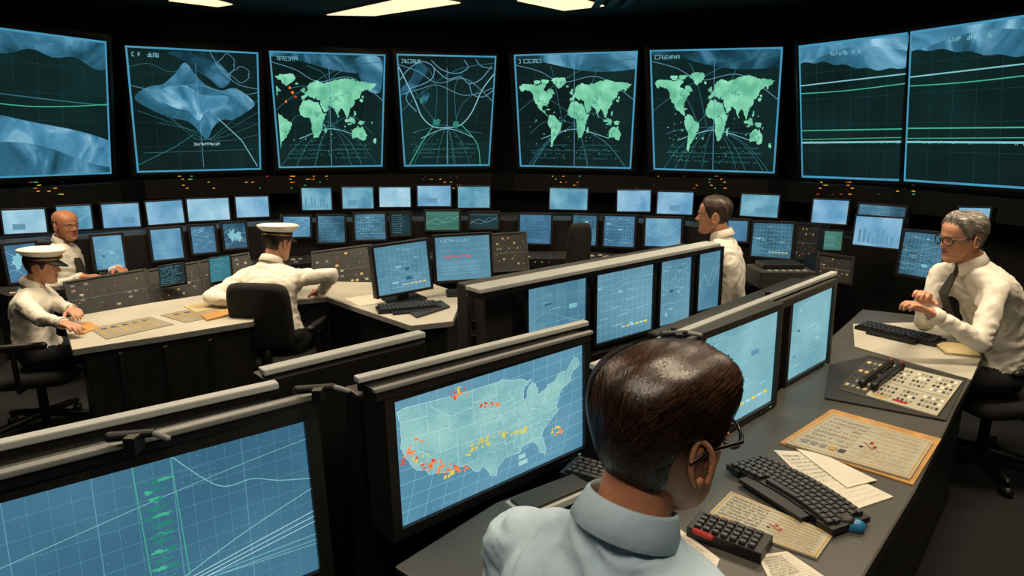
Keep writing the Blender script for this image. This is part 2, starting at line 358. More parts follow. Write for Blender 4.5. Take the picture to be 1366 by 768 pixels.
        for k in range(6): s.line([(.05,.2+k*.13),(.95,.18+k*.13)],px*.7,E_LINE)
        for i in range(9): s.rect(.15+i*.06,.44+.02*math.sin(i*2),.195+i*.06,.47+.02*math.sin(i*2),E_RD)
        for k in range(4): s.text(.1,.6+k*.08,.7,.03,E_LINE,14,px*.6)
    elif style=='plain':
        k=rnd.random()
        if k<.35:
            for i in range(4): s.text(.05,.1+i*.1,.4,.04,E_WH,8,px*.5)
            a=rnd.uniform(.1,.6); s.rect(a,.6,a+.3,.85,E_LINE2)
        elif k<.6:
            s.curve([(0,.7),(.3,.4),(.6,.6),(1,.25)],px,E_WH); s.curve([(0,.5),(.4,.7),(.7,.3),(1,.5)],px,E_LINE)
        elif k<.8:
            for i in range(8): hh=rnd.uniform(.1,.5); s.rect(.1+i*.1,.9-hh,.16+i*.1,.9,E_LINE2)
        s.line([(0,.12),(1,.12)],px*.8,E_LINE)
    elif style=='rows':
        for i in range(9):
            y=.07+i*.1; s.text(.05,y,rnd.uniform(.4,.9),.035,rnd.choice([E_LINE,E_LINE,E_LINE2]),14,px*.55)
        s.line([(.5,0),(.5,1)],px*.7,E_LINE2)
    elif style=='panel':
        for r in range(6):
            for c in range(11):
                if rnd.random()<.75: s.rect(.04+c*.085,.08+r*.145,.04+c*.085+.05,.08+r*.145+.055,rnd.choice([MGR,DGR,DGR,BLK2,DGR,PAP2,BLK2]) if rnd.random()<.6 else DGR,False)
        for i in range(12): a,b=rnd.uniform(.05,.95),rnd.uniform(.1,.9); s.rect(a,b,a+.014,b+.03,rnd.choice([E_YE,E_GRN,E_DIM,E_RD,E_OR]))
        s.line([(.0,.52),(1,.52)],.002,MGR); s.line([(.5,0),(.5,1)],.002,BLK2)
    # wall displays
    elif style.startswith('w_'):
        L=.011
        for i in (1,2,3,4,5): s.line([(i/6,0),(i/6,1)],.003,E_DIM2)
        for i in (1,2,3,4): s.line([(0,i/5),(1,i/5)],.003,E_DIM2)
        if style=='w_waveL':
            s.poly([(0,0),(1,0),(1,.19)]+[(1-i/20,.2-.08*math.sin(i/20*3.0)+.02*math.sin(i)) for i in range(21)],E_HAZE)
            s.poly([(0,1),(0,.52)]+[(i/20,.54+.03*math.sin(i/20*5)+.33*max(0,i/20-.25)**1.2) for i in range(21)]+[(1,1)],E_HAZEP)
            s.poly([(0,1),(0,.75)]+[(i/20,.72+.04*math.sin(i/20*6+2)+.2*(i/20)) for i in range(21)]+[(1,1)],E_HAZE)
            s.wave(.40,.006,.5,0,L,E_DIM,slope=.07); s.curve([(0,.47),(.4,.5),(.7,.49),(1,.46)],L*.8,E_GRN)
        elif style=='w_lines':
            s.poly([(0,0),(1,0)]+[(1-i/24,.17+.05*math.sin(i/24*4+1)+.008*math.sin(i*1.3)) for i in range(25)],E_HAZE)
            s.poly([(0,0),(1,0)]+[(1-i/24,.08+.04*math.sin(i/24*5+2.4)) for i in range(25)],E_HAZEP)
            s.curve([(0,.29),(.5,.275),(1,.26)],L,E_LINE); s.wave(.35,.008,.6,0,L*.8,E_GRN,slope=-.02)
            s.line([(0,.64),(1,.64)],L*1.0,E_GRN); s.line([(0,.735),(1,.73)],L*1.5,E_LINE); s.line([(0,.71),(1,.70)],L*.6,E_GRN)
            for i in range(80): x=i/80; s.line([(x,.735),(x,.735+rnd.uniform(-.012,.012))],L*.4,E_LINE,False)
            s.text(.3,.06,.3,.025,E_LINE,10,.005)
        elif style=='w_smoke':
            s.poly(crom([(.02,.40),(.12,.31),(.24,.28),(.34,.19),(.42,.1),(.5,.2),(.58,.28),(.7,.32),(.82,.3),(.97,.42),(.9,.5),(.78,.57),(.7,.57),(.62,.63),(.56,.74),(.5,.67),(.42,.59),(.3,.56),(.15,.5)],5,True),E_HAZE)
            s.poly(crom([(.3,.03),(.38,.01),(.6,.01),(.7,.1),(.78,.22),(.7,.3),(.6,.22),(.5,.16),(.4,.08)],5,True),E_HAZE2)
            s.poly(crom([(.2,.35),(.38,.28),(.55,.36),(.75,.37),(.7,.46),(.57,.5),(.5,.58),(.42,.5),(.28,.46)],5,True),E_HAZEP)
            for cx,cy,rx,ry in ((.75,.1,.06,.08),(.86,.18,.07,.06)): s.curve([(cx+rx*math.cos(a*.8)*(1+.3*math.sin(a*2)),cy+ry*math.sin(a*.8)*(1+.2*math.cos(a*3))) for a in range(9)],L*.45,E_LINE2)
            s.curve([(.62,.0),(.68,.12),(.75,.2),(.85,.27),(1,.3)],L*.5,E_LINE2); s.curve([(.0,.15),(.15,.12),(.3,.18),(.45,.15),(.6,.2)],L*.4,E_DIM)
            for k in range(4): s.curve([(rnd.random()*.2,.3+.1*k),(.4+.04*k,.68),(.56,.74),(.75,.6+.05*k),(1,.4+.1*k)],L*.4,E_DIM)
            s.curve([(0,.3),(.2,.33),(.5,.28),(.8,.36),(1,.33)],L*.5,E_LINE2)
            s.line([(.5,.1),(.52,.98)],L*.4,E_LINE2)
            s.line([(.65,.55),(.85,.75),(.98,.98)],L*.7,E_LINE); s.line([(.45,.7),(.3,.8),(0,.95)],L*.7,E_DIM); s.line([(.05,.85),(.95,.83)],L*.4,E_DIM)
            s.text(.45,.77,.22,.018,E_WH,12,.004)
        if style in('w_world1','w_world2','w_world3','w_net'):
            if style!='w_net':
                s.poly([(0,0),(1,0),(1,.14)]+[(1-i/20,.12+.08*math.sin(i/20*4+1)*(.3+i/24)) for i in range(21)],E_HAZE2 if style!='w_world2' else E_HAZE)
            if style=='w_world1': s.poly(crom([(.75,.02),(.97,.02),(.98,.3),(.9,.33),(.82,.27),(.76,.14)],4,True),E_HAZE)
            hub=[(.15,.3),(.85,.3),(.3,.1),(.7,.1),(.1,.7),(.9,.7)]
            for a in hub:
                s.curve([a,((a[0]+.5)/2+rnd.uniform(-.1,.1),(a[1]+.5)/2+rnd.uniform(-.1,.1)),(.5+rnd.uniform(-.15,.15),.62)],L*.6,E_DIM)
            for k in range(8):
                x=rnd.uniform(.0,1.0); s.curve([(.5,.62),(.5+(x-.5)*.6,.78),(x,1)],L*.5,E_DIM)
            if style=='w_net':
                s.poly(crom([(0.01,.3),(.12,.2),(.2,.05),(.3,.12),(.22,.22),(.12,.34),(.04,.4)],4,True),E_HAZE2)
                s.curve([(0,.22),(.1,.12),(.24,.05),(.36,.1),(.34,.2),(.22,.26),(.1,.3),(.06,.4),(.16,.5)],L*.9,E_LINE2)
                s.curve([(.34,.04),(.45,.12),(.6,.15),(.72,.1),(.68,.03)],L*.8,E_LINE2)
                s.curve([(.36,.1),(.5,.2),(.64,.18),(.74,.24),(.86,.2),(.97,.08)],L*.9,E_LINE2)
                s.curve([(.74,.24),(.78,.34),(.9,.36),(1,.3)],L*.8,E_LINE2); s.curve([(.8,.02),(.86,.08),(.98,.1)],L*.7,E_LINE2)
                s.curve([(.0,.1),(.15,.4),(.22,.55),(.34,.64),(.5,.65),(.66,.62),(.78,.5),(.88,.3),(1,.15)],L,E_LINE); s.curve([(.34,.64),(.2,.8),(.05,1)],L*.8,E_GRN); s.curve([(.66,.62),(.85,.8),(.9,1)],L*.8,E_GRN)
                s.curve([(0,.35),(.2,.3),(.4,.26),(.7,.35),(1,.28)],L*.6,E_LINE2)
                s.blob(.38,.6,.04,.03,E_DKG); s.blob(.26,.36,.04,.06,E_HAZE2); s.blob(.6,.62,.03,.03,E_DKG); s.blob(.22,.4,.02,.03,E_DKG)
            s.curve([(0,.08),(.2,.14),(.4,.24),(.7,.2),(1,.4)],L*.6,E_LINE2); s.curve([(0,.5),(.2,.35),(.6,.12),(1,.05)],L*.6,E_DIM); s.curve([(.2,.75),(.5,.66),(.8,.74)],L*.6,E_LINE)
            if style=='w_world1': worldmap(s,-25,180,78,-45,.18,.95,.2,.80)
            if style=='w_world2': worldmap(s,-172,182,82,-56,.01,.99,.2,.84)
            if style=='w_world3': worldmap(s,-172,182,84,-56,.01,.98,.17,.86)
            for i in range(22): 
                if style!='w_net': s.blob(rnd.uniform(.1,.9),rnd.uniform(.5,.76),rnd.uniform(.002,.009),rnd.uniform(.003,.009),E_LAND,.4,10)
            for i in range(40): 
                a,b=rnd.uniform(.1,.9),.66+rnd.random()*.28; s.rect(a,b,a+.008,b+.006,rnd.choice([E_DIM,E_GRN]),False)
            for k in range(4): s.text(rnd.uniform(.05,.2),.80+k*.04,.3,.012,E_DIM,14,.003); s.text(rnd.uniform(.5,.6),.80+k*.04,.3,.012,E_DIM,14,.003)
            if style=='w_world1':
                for k in range(4): a=rnd.uniform(.1,.2); s.blob(a,.3+k*.04,.012,.01,rnd.choice([E_RD,E_OR]),.3,10)
            s.line([(.5,.1),(.5,1)],L*.5,E_LINE2)
            s.line([(.1,.86),(.9,.85)],L*.4,E_DIM)
        if style not in('w_waveL','w_lines'): s.text(.03,.035,.2,.03,E_LINE,9,.005)
# ---------- generic monitor ----------
def monitor(name,TL,TR,h,bg,style,seed,tilt=.08,bez=.015,dep=.04,stand=None,frame=None,lip=.008,extra=None):
    mb=Mb(); rnd=random.Random(seed); frame=frame or BLK2
    ex=(TR-TL); 
    w=ex.length; ex=ex.normalized(); n=ex.cross(Z).normalized(); n0=n.copy()
    up=(Z*math.cos(tilt)-n*math.sin(tilt)); up=(up-ex*up.dot(ex)).normalized(); n=ex.cross(up)
    BL=TL-up*h; BR=TR-up*h; c=(TL+BR)/2
    mb.box(c-n*(dep/2+.002),ex,n,up,w/2+bez,dep/2,h/2+bez,frame)
    for sgn in(-1,1):
        mb.box(c+ex*sgn*(w/2+bez/2)+n*(lip/2-.002),ex,n,up,bez/2,lip/2+.002,h/2+bez,frame)
        mb.box(c+up*sgn*(h/2+bez/2)+n*(lip/2-.002),ex,n,up,w/2,lip/2+.002,bez/2,frame)
    if bez>.024: 
        mb.box(c+ex*(w/2-.03)-up*(h/2+bez*.55)+n*(lip+.001),ex,n,up,.006,.001,.002,E_GRN)
        for k in range(4): mb.box(c+ex*(w/2-.06-k*.018)-up*(h/2+bez*.55)+n*(lip+.002),ex,n,up,.005,.002,.003,DGR)
    mb.ngon([TL+n*.001,TR+n*.001,BR+n*.001,BL+n*.001],bg)
    s=Scr(mb,TL,TR,BR,BL,n,rnd,.00006); s.o=.0013
    draw(style,s,rnd,w,h)
    if stand is not None:
        b=(BL+BR)/2-n*(dep/2); z=stand
        mb.box(V((b.x,b.y,(b.z+z)/2))-n0*.02,ex,n0,Z,.035,.02,max(.01,(b.z-z)/2+.03),frame)
        mb.box(V((b.x,b.y,z+.008)),ex,n0,Z,.12,.09,.008,frame)
    return mb.build(name,bevel=.003)
# ---------- room ----------
wallpx=[(-70,5.7),(0,6.05),(142,6.74),(176,7.07),(347,7.66),(511,8.05),(657,8.2),(690,8.05),(845,7.75),(1038,7.15),(1070,6.85),(1212,6.05),(1366,5.24),(1460,4.8)]
inner=[]
for u,d in wallpx: inner.append(V(((u-683)/F*d*1.0,d/cp,0)))
ctr=V((0,2.5,0))
path=[p+(p-ctr).normalized()*.28 for p in inner]
path=[V((-6.6,-3,0)),V((-6.6,3.5,0)),V((-5.9,5.6,0))]+path[1:-1]+[V((5.2,4.2,0)),V((5.6,2.5,0)),V((5.6,-3,0))]
WALLM=mat('wall_paint_dark','#0e0e10',.8,.2,3)
CEILM=mat('ceiling_paint_dark','#1e3234',.8,.15,2)
FLM=mat('floor_carpet','#17181a',.9,.2,30,.3,300)
def wallstrip(name,pts,z0,z1,m,th=.1):
    mb=Mb()
    for a,b in zip(pts[:-1],pts[1:]):
        d=(b-a).normalized(); o=V((-d.y,d.x,0))*th
        q=[a,b,b+o,a+o]
        mb.prism([(p.x,p.y) for p in q],z0,z1,m)
    return mb.build(name)
wallstrip('wall_north',path[2:-2],0,3.0,WALLM)
wallstrip('wall_west',path[:3],0,3.0,WALLM)
wallstrip('wall_east',path[-3:],0,3.0,WALLM)
mb=Mb(); mb.abox((-.5,-3.05,1.5),(6.1,.05,1.5),WALLM); mb.build('wall_south')
mb=Mb(); mb.abox((-.5,2.9,-.05),(6.3,6.1,.05),FLM); mb.build('floor')
mb=Mb(); mb.abox((-.5,2.9,3.05),(6.3,6.1,.05),CEILM); mb.build('ceiling')
# ceiling fixtures
LP=emi('ceiling_light_diffuser','#ffdfae',1.5,.03,sample=True)
def ceil_panel(px):
    q=[W(u,v,2.985) for u,v in px]; mb=Mb(); c=sum(q,V())/4
    mb.prism([(p.x,p.y) for p in q],2.975,2.99,LP)
    q2=[c+(p-c)*1.06 for p in q]; mb.prism([(p.x,p.y) for p in q2],2.982,2.999,MGR)
    mb.build('ceiling_light')
ceil_panel([(436,19),(500,20),(614,3),(560,-8)])
ceil_panel([(690,0),(745,-12),(806,7),(752,13)])
ceil_panel([(225,0),(290,8),(310,5),(262,-8)])
mb=Mb(); 
for k in range(3):
    a=W(800+k*20,2,2.97); mb.abox((a.x,a.y-.1,2.985),(.04,.5,.014),BLK)
mb.build('ceiling_vent',bevel=.003)
def lamp(x,y,sx,sy,e,col=(1,.81,.57),z=2.93):
    l=bpy.data.lights.new('downlight','AREA'); l.shape='RECTANGLE'; l.size=sx; l.size_y=sy; l.energy=e; l.color=col; l.spread=math.radians(150)
    o=bpy.data.objects.new('downlight',l); o.location=(x,y,z); scn.collection.objects.link(o)
    m=Mb(); m.abox((x,y,2.97),(sx/2+.04,sy/2+.04,.028),MGR); m.abox((x,y,2.941),(sx/2,sy/2,.002),LP); m.build('ceiling_light')
lamp(.9,1.2,1.2,.3,22); lamp(2.3,3.0,1.2,.3,36); lamp(-1.7,3.9,1.4,.3,48); lamp(-3.4,4.2,1.0,.3,32); lamp(1.3,4.0,1,.3,28); lamp(-.3,.1,1.2,.3,15,(1,.88,.72)); lamp(.2,5.6,1.6,.3,22); lamp(-1.0,1.9,1.0,.25,11)  # the last lamp is an unseen extra, added to brighten the foreground ledges
# ---------- wall displays ----------
scr=[((-60,30,5.75),(139,56,6.74),(146,230,6.74),(-60,238,5.75),'w_waveL'),
((168,62,7.07),(343,71,7.66),(347,225,7.66),(184,229,7.07),'w_smoke'),
((360,69,7.7),(513,74,8.05),(509,221,8.05),(373,223,7.7),'w_world1'),
((530,73,8.05),(661,76,8.2),(652,220,8.2),(540,221,8.05),'w_net'),
((687,74,8.05),(850,69,7.75),(841,224,7.75),(695,221,8.05),'w_world2'),
((868,68,7.5),(1043,64,7.15),(1032,230,7.15),(873,225,7.5),'w_world3'),
((1068,62,6.85),(1216,44,6.05),(1207,240,6.05),(1072,235,6.85),'w_lines'),
((1218,43,6.03),(1420,14,5.0),(1412,253,5.0),(1209,240,6.03),'w_lines')]
O=V((0,0,CH))
for i,(a,b,c,d,st) in enumerate(scr):
    q=[Y(p[0],p[1],p[2]/cp) for p in (a,b,c,d)]
    mb=Mb(); n=(q[1]-q[0]).cross(q[3]-q[0]).normalized()
    if n.y>0: n=-n
    r=(q[2]-O); q[2]=O+r*((q[0]-O).dot(n)/r.dot(n))   # keep the panel flat
    cc=sum(q,V())/4
    def ring(k,o): 
        return [p+(p-cc).normalized()*k+n*o for p in q]
    mb.rings([ring(.10,-.14),ring(.10,.005),ring(.05,.02),ring(.02,.02)],BLK,cap=True)
    mb.ngon(ring(.012,.022),E_BORD)
    q=[p+(cc-p).normalized()*.014 for p in q]
    mb.ngon([p+n*.0235 for p in q],BG_WALL)
    s=Scr(mb,q[0],q[1],q[2],q[3],n,random.Random(40+i),.00025); s.o=.0245
    draw(st,s,s.r,2,1.3)
    mb.build('wall_display_screen')
# indicator ledge under displays
LED=[emi('led_amber','#d08a2c',1.3),emi('led_green','#38a860',1.0),emi('led_yellow','#c8b040',1.1),emi('led_red','#c03820',1.0)]
mb=Mb(); rnd=random.Random(4)
dp=[p+(ctr-p).normalized()*.02 for p in inner]
for a,b in zip(dp[:-1],dp[1:]):
    d=(b-a); L=d.length; d=d.normalized(); o=V((-d.y,d.x,0))
    mb.box((a+b)/2+Z*1.16,d,o,Z,L/2+.02,.1,.1,BLK)
for u0,k in ((60,20),(265,9),(410,22),(590,18),(765,14),(940,14),(1110,18),(1200,6),(330,5),(860,5)):
    for j in range(k):
        u=u0+rnd.uniform(-28,28); v=rnd.choice([235,239,243,247,251])+ (8 if u0<100 or u0>1100 else 0)
        d=interp(wallpx,u)-.14
        p=D(u,v,d); mb.abox(p,(rnd.uniform(.004,.011),.012,.0035),rnd.choice([LED[0],LED[0],LED[2],LED[1],LED[3],DGR,MGR]))
mb.build('indicator_light_shelf')
# ---------- background monitors ----------
dU=[(0,5.3),(180,5.7),(350,6.2),(520,6.8),(760,6.8),(900,6.5),(1010,6.1),(1110,5.6),(1300,4.7)]
dL=[(0,4.75),(140,5.1),(300,5.6),(440,6.0),(620,6.1),(780,6.1),(900,5.8),(1030,5.3),(1120,4.7),(1235,4.1)]
def pxmon(x0,y0,x1,y1,hp,tab,bg,st,seed,tilt=.12,bez=.014,dep=.05,stand=None,name='desk_monitor',off=0,frame=None):
    d0=interp(tab,x0)+off; d1=interp(tab,x1)+off
    TL=D(x0,y0,d0);TR=D(x1,y1,d1)
    return monitor(name,TL,TR,hp*(d0+d1)/2/F/math.cos(.2),bg,st,seed,tilt,bez,dep,stand,frame)
up_=[(2,281,59,279,30),(75,276,120,274,30),(135,273,184,271,30),(194,270,242,267,29),(249,266,304,264,28),(314,263,357,262,26),(402,251,441,251,28),(456,250,497,250,27),(506,250,547,250,25),(557,248,601,248,26),(611,249,653,249,27),(734,251,784,252,27),(824,254,868,254,27),(878,256,925,257,28),(990,259,1040,261,28),(1086,266,1133,268,30),(1280,277,1322,278,20)]
for i,(a,b,c,d,h) in enumerate(up_): pxmon(a,b,c,d,h,dU,(BG_U2,BG_U3,BG_U,BG_U,BG_U2,BG_U,BG_U3,BG_U3,BG_U2,BG_U,BG_U3,BG_U3,BG_U,BG_U,BG_U3,BG_U,BG_U)[i],'rows' if i in(8,) else 'plain',100+i)
pxmon(1147,272,1209,277,14,dU,BG_L2,'rows',150,off=-.2); pxmon(1143,288,1205,292,38,dU,BG_U,'plain',151,off=-.35)
lo_=[(5,328,46,324,48,'smallmap',BG_L),(123,316,161,313,43,'grid',BG_L3),(200,307,240,304,39,'rows',BG_L3),(254,303,285,301,34,'grid',BG_L),(297,299,326,297,32,'smallmap',BG_L2),(378,289,413,289,26,'grid',BG_L3),(424,288,459,288,34,'rows',BG_L2),(473,286,513,285,33,'griddense',BG_L2),(521,285,546,284,28,'rows',BG_K),(568,282,612,282,24,'plain',BG_G),(627,284,664,284,20,'plain',BG_K),(694,286,735,287,37,'rows',BG_L),(765,287,796,288,38,'grid',BG_L2),(807,288,847,289,39,'griddense',BG_L),(862,291,909,292,36,'plain',BG_L3),(972,294,998,295,26,'rows',BG_L),(1006,297,1059,299,44,'griddense',BG_L2),(1066,300,1094,302,44,'panel',BG_P),(1208,309,1263,314,56,'grid',BG_L2)]
for i,(a,b,c,d,h,st,bg) in enumerate(lo_): pxmon(a,b,c,d,h,dL,bg,st,200+i,dep=.07,bez=.02)
# console banks
def bank(name,tab,us,v,off,wid,z0,z1,m,m2,keys=0):
    pts=[]
    for u in us: 
        p=D(u,v,interp(tab,u)+off); pts.append(V((p.x,p.y,0)))
    mb=Mb(); rr=random.Random(len(us)+int(off*100))
    cen=V((0,2.0,0)); L=[p for p in pts]; R=[p+(p-cen).normalized()*wid for p in pts]
    n=len(pts)
    for i in range(n-1):
        q=[L[i],L[i+1],R[i+1],R[i]]; mb.prism([(p.x,p.y) for p in q],z0,z1,m,m2)
        d=(L[i+1]-L[i]); ln=d.length; d=d.normalized(); o=V((-d.y,d.x,0))
        if keys:
            for k in range(int(ln/.06)):
                for j in range(3):
                    if rr.random()<.6: mb.box(L[i]+d*(.03+k*.06)+o*(.06+j*.06)+Z*(z1+.004),d,o,Z,.018,.015,.005,rr.choice([MGR,DGR,KEY,KEY,BLK2,PAP2]))
                if rr.random()<.4: mb.box(L[i]+d*(.03+k*.06)-o*.004+Z*(z1-.03),d,o,Z,.006,.004,.003,rr.choice(LED))
    return mb.build(name,bevel=.004)
US1=[0,90,180,265,350,440,520,640,760,900,1010,1110,1215,1300]
bank('console_bank',dU,US1,300,.07,.35,.0,.92,DGR,BLK)
bank('console_bank',dL,[0,70,140,220,300,370,440,530,620,700,780,900,1030,1100],330,.10,.3,.0,.98,DGR,BLK)
bank('console_desk',dL,[0,70,140,220,300,370,440,530,620,700,780,900,1030,1080],340,-.28,.36,.62,.70,DGR,BLK,1)
dP=[(80,4.35),(320,4.95),(500,4.9),(660,5.0),(720,5.0)]
for i,(a,b,c,d,h) in enumerate([(88,378,192,361,46),(199,362,262,351,44),(268,350,330,339,44),(418,338,493,328,52),(656,314,700,311,48)]):
    pxmon(a,b,c,d,h,dP,BG_P,'panel',300+i,tilt=.45,bez=.015,dep=.3,name='control_panel',frame=DGR)
pxmon(279,345,306,341,32,[(0,4.75),(500,4.95)],emi('screen_teal','#2f6f7c',1,.2),'rows',310,tilt=.45,bez=.006,dep=.03,off=-.12)
pxmon(212,356,244,351,26,[(0,4.55),(500,4.85)],BG_K,'rows',311,tilt=.45,bez=.006,dep=.03,off=-.12)
pxmon(1100,308,1124,309,24,[(0,4.5),(2000,4.5)],BG_G,'rows',312,bez=.01)
pxmon(1094,340,1136,346,30,[(0,4.3),(2000,4.3)],BG_P,'panel',313,tilt=.3,bez=.02,dep=.2,name='control_panel')
# ---------- left desk ----------
DZ=.72
def pz(l,z): return [ (lambda p:(p.x,p.y))(W(u,v,z)) for u,v in l]
mb=Mb()
top=pz([(96,466),(215,448),(338,428),(348,404),(436,396),(470,408),(548,434),(604,428),(618,392),(560,372),(470,376),(418,372),(330,384),(200,404),(84,424)],DZ)
mb.prism(top,DZ-.035,DZ,DESK,MGR)
bas=pz([(112,461),(215,446),(332,426),(344,398),(438,393),(548,428),(596,422),(610,394),(560,378),(470,380),(418,376),(330,388),(200,408),(100,424)],DZ)
mb.prism(bas,0,DZ-.035,BLK,BLK)
for u,v in ((160,455),(220,447),(280,438)):
    p=W(u,v+2,DZ); mb.abox((p.x,p.y-.005,.34),(.006,.02,.33),BLK2)
mb.build('control_desk',bevel=.004)
def flat(name,px,z,th,m,draws=None):
    mb=Mb(); q=pz(px,z+th); mb.prism(q,z+.0005,z+th,m)
    if draws: 
        qq=[V((x,y,z+th)) for x,y in q]; s=Scr(mb,qq[0],qq[1],qq[2],qq[3],Z,random.Random(len(name)*7+int(px[0][0])),.00004); s.o=.0005; draws(s)
    return mb.build(name)
INK=mat('ink_dark','#33322e',.7,.1); INKY=mat('ink_yellow','#b58f32',.6,.1)
def strips(s):
    for i in range(6): s.rect(.06+i*.15,.1,.09+i*.15,.85,INKY)
    for i in range(5): s.text(.1+i*.17,.2,.1,.08,INK,5,.003)
CHG=mat('chart_grey','#8d897a',.6,.1)
flat('desk_chart',[(120,438),(200,422),(232,432),(142,452)],DZ,.004,CHG,strips)
flat('desk_chart',[(214,420),(300,402),(330,412),(248,430)],DZ,.004,CHG,strips)
flat('paper_sheet',[(245,408),(300,398),(318,404),(262,416)],DZ,.006,PAP2,lambda s:[s.text(.1,.15+i*.15,.8,.06,INK,12,.002) for i in range(5)])
flat('paper_sheet',[(92,436),(118,428),(134,436),(106,446)],DZ,.006,WOOD)
flat('notebook',[(268,420),(318,408),(326,414),(276,426)],DZ,.012,WOOD)
flat('paper_sheet',[(460,398),(500,392),(520,402),(478,408)],DZ,.003,PAP)
flat('notebook',[(540,412),(588,400),(600,408),(556,422)],DZ,.012,DGR)
monitor('desk_monitor',D(498,331,4.15),D(568,321,4.35),.30,BG_D,'griddense',401,.1,.018,.05,stand=DZ)
monitor('desk_monitor',D(580,317,4.4),D(652,313,4.45),.285,BG_D,'netred',402,.1,.018,.05,stand=DZ)
def keyboard(c,d,w=.42,dp_=.15,rows=5,cols=15,m=KEY,body=BLK2,name='keyboard',curve=0):
    d=V((d[0],d[1],0)).normalized(); n=V((-d.y,d.x,0)); mb=Mb(); c=V(c)
    def bend(x): return n*(-curve*(x*2)**2)
    for k in range(8):
        x=(k+.5)/8-.5; mb.box(c+Z*.009+d*x*w+bend(x),d,n,Z,w/16+.002,dp_/2,.009,body)
    mb.box(c+Z*.008-n*(dp_/2+.02),d,n,Z,w*.3,.025,.006,body)
    R=random.Random(3)
    for r in range(rows):
        for k in range(cols):
            if r==0 and cols*.28<k<cols*.62: continue
            x=(k+.5+.25*(r%2))/(cols+.3)-.5; y=(r+.5)/rows-.5
            mm=m if R.random()<.96 else DGR
            mb.box(c+bend(x)+d*x*(w-.02)+n*y*(dp_-.015)+Z*(.023+.003*y),d,n,Z,(w-.02)/cols*.40,(dp_-.015)/rows*.40,.006,mm)
            mb.box(c+bend(x)+d*x*(w-.02)+n*(y*(dp_-.015)+.002)+Z*(.0292+.003*y),d,n,Z,.0018,.0022,.0003,MGR)
    mb.box(c+n*(-.5+.5/rows)*(dp_-.015)+d*(-.02)*w+Z*.023,d,n,Z,(w-.02)*.15,(dp_-.015)/rows*.4,.005,m)
    return mb.build(name,bevel=.002)
keyboard(W(545,412,DZ),(1,.35),.38,.14)
# ---------- office chair ----------
def chair(loc,az,seat=.45,top=.95,wd=.46,arms=True,name='office_chair'):
    f=V((math.sin(az),math.cos(az),0)); r=V((math.cos(az),-math.sin(az),0)); c=V((loc[0],loc[1],0))
    mb=Mb()
    def pad(cc,a,b,ax3,ha,hb,hc,m):
        rs=[]; 
        for t,k in ((-1,.86),(-.7,.97),(0,1.02),(.7,.97),(1,.86)):
            ring=[]
            for j in range(24):
                q=2*math.pi*j/24; ca,sa=math.cos(q),math.sin(q); e=.35
                ring.append(cc+a*ha*k*math.copysign(abs(ca)**e,ca)+b*hb*k*math.copysign(abs(sa)**e,sa)+ax3*hc*t)
            rs.append(ring)
        mb.rings(rs,m)
    pad(c+Z*(seat-.04),r,f,Z,wd/2,.23,.04,FAB)
    bh=(top-seat-.1)/2; tl=.12
    up=(Z-f*tl).normalized(); bn=up.cross(r).normalized()
    pad(c-f*(.25)+Z*(seat+.1+bh)-f*tl*bh,r,up,bn,wd/2-.01,bh,.035,FAB)
    mb.box(c-f*.25+Z*(seat+.03)-f*.0,r,f,Z,.03,.012,.14,BLK2)
    mb.box(c-f*.13+Z*(seat-.095),r,f,Z,.03,.14,.01,BLK2)
    mb.capsule(c+Z*.1,c+Z*(seat-.08),.028,.024,BLK2)
    for k in range(5):
        a=az+k*2*math.pi/5; e=c+V((math.sin(a),math.cos(a),0))*.29
        mb.capsule(c+Z*.12,e+Z*.075,.026,.018,BLK2); mb.capsule(e+Z*.027-r*.012,e+Z*.027+r*.012,.026,.026,BLK2)
    if arms:
        for sg in(-1,1):
            b=c+r*sg*(wd/2+.03)
            mb.capsule(b-f*.02+Z*(seat-.06),b-f*.02+Z*(seat+.17),.014,.014,BLK2)
            mb.capsule(b-f*.12+Z*(seat+.19),b+f*.13+Z*(seat+.19),.022,.022,BLK2)
            mb.capsule(c+Z*(seat-.085),b-f*.02+Z*(seat-.07),.014,.014,BLK2)
    return mb.build(name,smooth=True)
# ---------- people ----------
def remesh(mb,name,vox,smooth_it,classify=None,mats=None,wr=0,parent=None,sm=.5):
    o=mb.build(name+'_src'); 
    m=o.modifiers.new('r','REMESH'); m.mode='VOXEL'; m.voxel_size=vox
    s=o.modifiers.new('s','SMOOTH'); s.iterations=smooth_it; s.factor=sm
    dg=bpy.context.evaluated_depsgraph_get(); me=bpy.data.meshes.new_from_object(o.evaluated_get(dg))
    bpy.data.objects.remove(o)
    me.name=name; me.materials.clear()
    for x in mats: me.materials.append(x)
    if classify:
        lab=[classify(p.center) for p in me.polygons]
        me.polygons.foreach_set('material_index',lab)
        if wr:
            vl=[0]*len(me.vertices)
            for p,l in zip(me.polygons,lab):
                if l==0:
                    for k in p.vertices: vl[k]=1
            nm=[v.normal.copy() for v in me.vertices]
            for v in me.vertices:
                if vl[v.index]:
                    c=v.co; q=V((c.x*6+2*noise.noise(c*7),c.y*6,c.z*17+2.5*noise.noise(c*5+V((5,1,2)))))
                    a=1-2*abs(noise.noise(q)); b=1-2*abs(noise.noise(q*2.1+V((3,7,1))))
                    v.co=c+nm[v.index]*((a-.6)*wr+(b-.6)*wr*.5+.002)
    me.polygons.foreach_set('use_smooth',[True]*len(me.polygons))
    ob=bpy.data.objects.new(name,me); scn.collection.objects.link(ob); ob.parent=parent
    return ob
def ik(a,c,l1,l2,hint):
    d=c-a; L=min(d.length,l1+l2-.004); L=max(L,abs(l1-l2)+.02); dn=d.normalized()
    x=(l1*l1-l2*l2+L*L)/(2*L); h=math.sqrt(max(0,l1*l1-x*x)); p=(hint-dn*hint.dot(dn)).normalized()
    return a+dn*x+p*h, a+dn*L
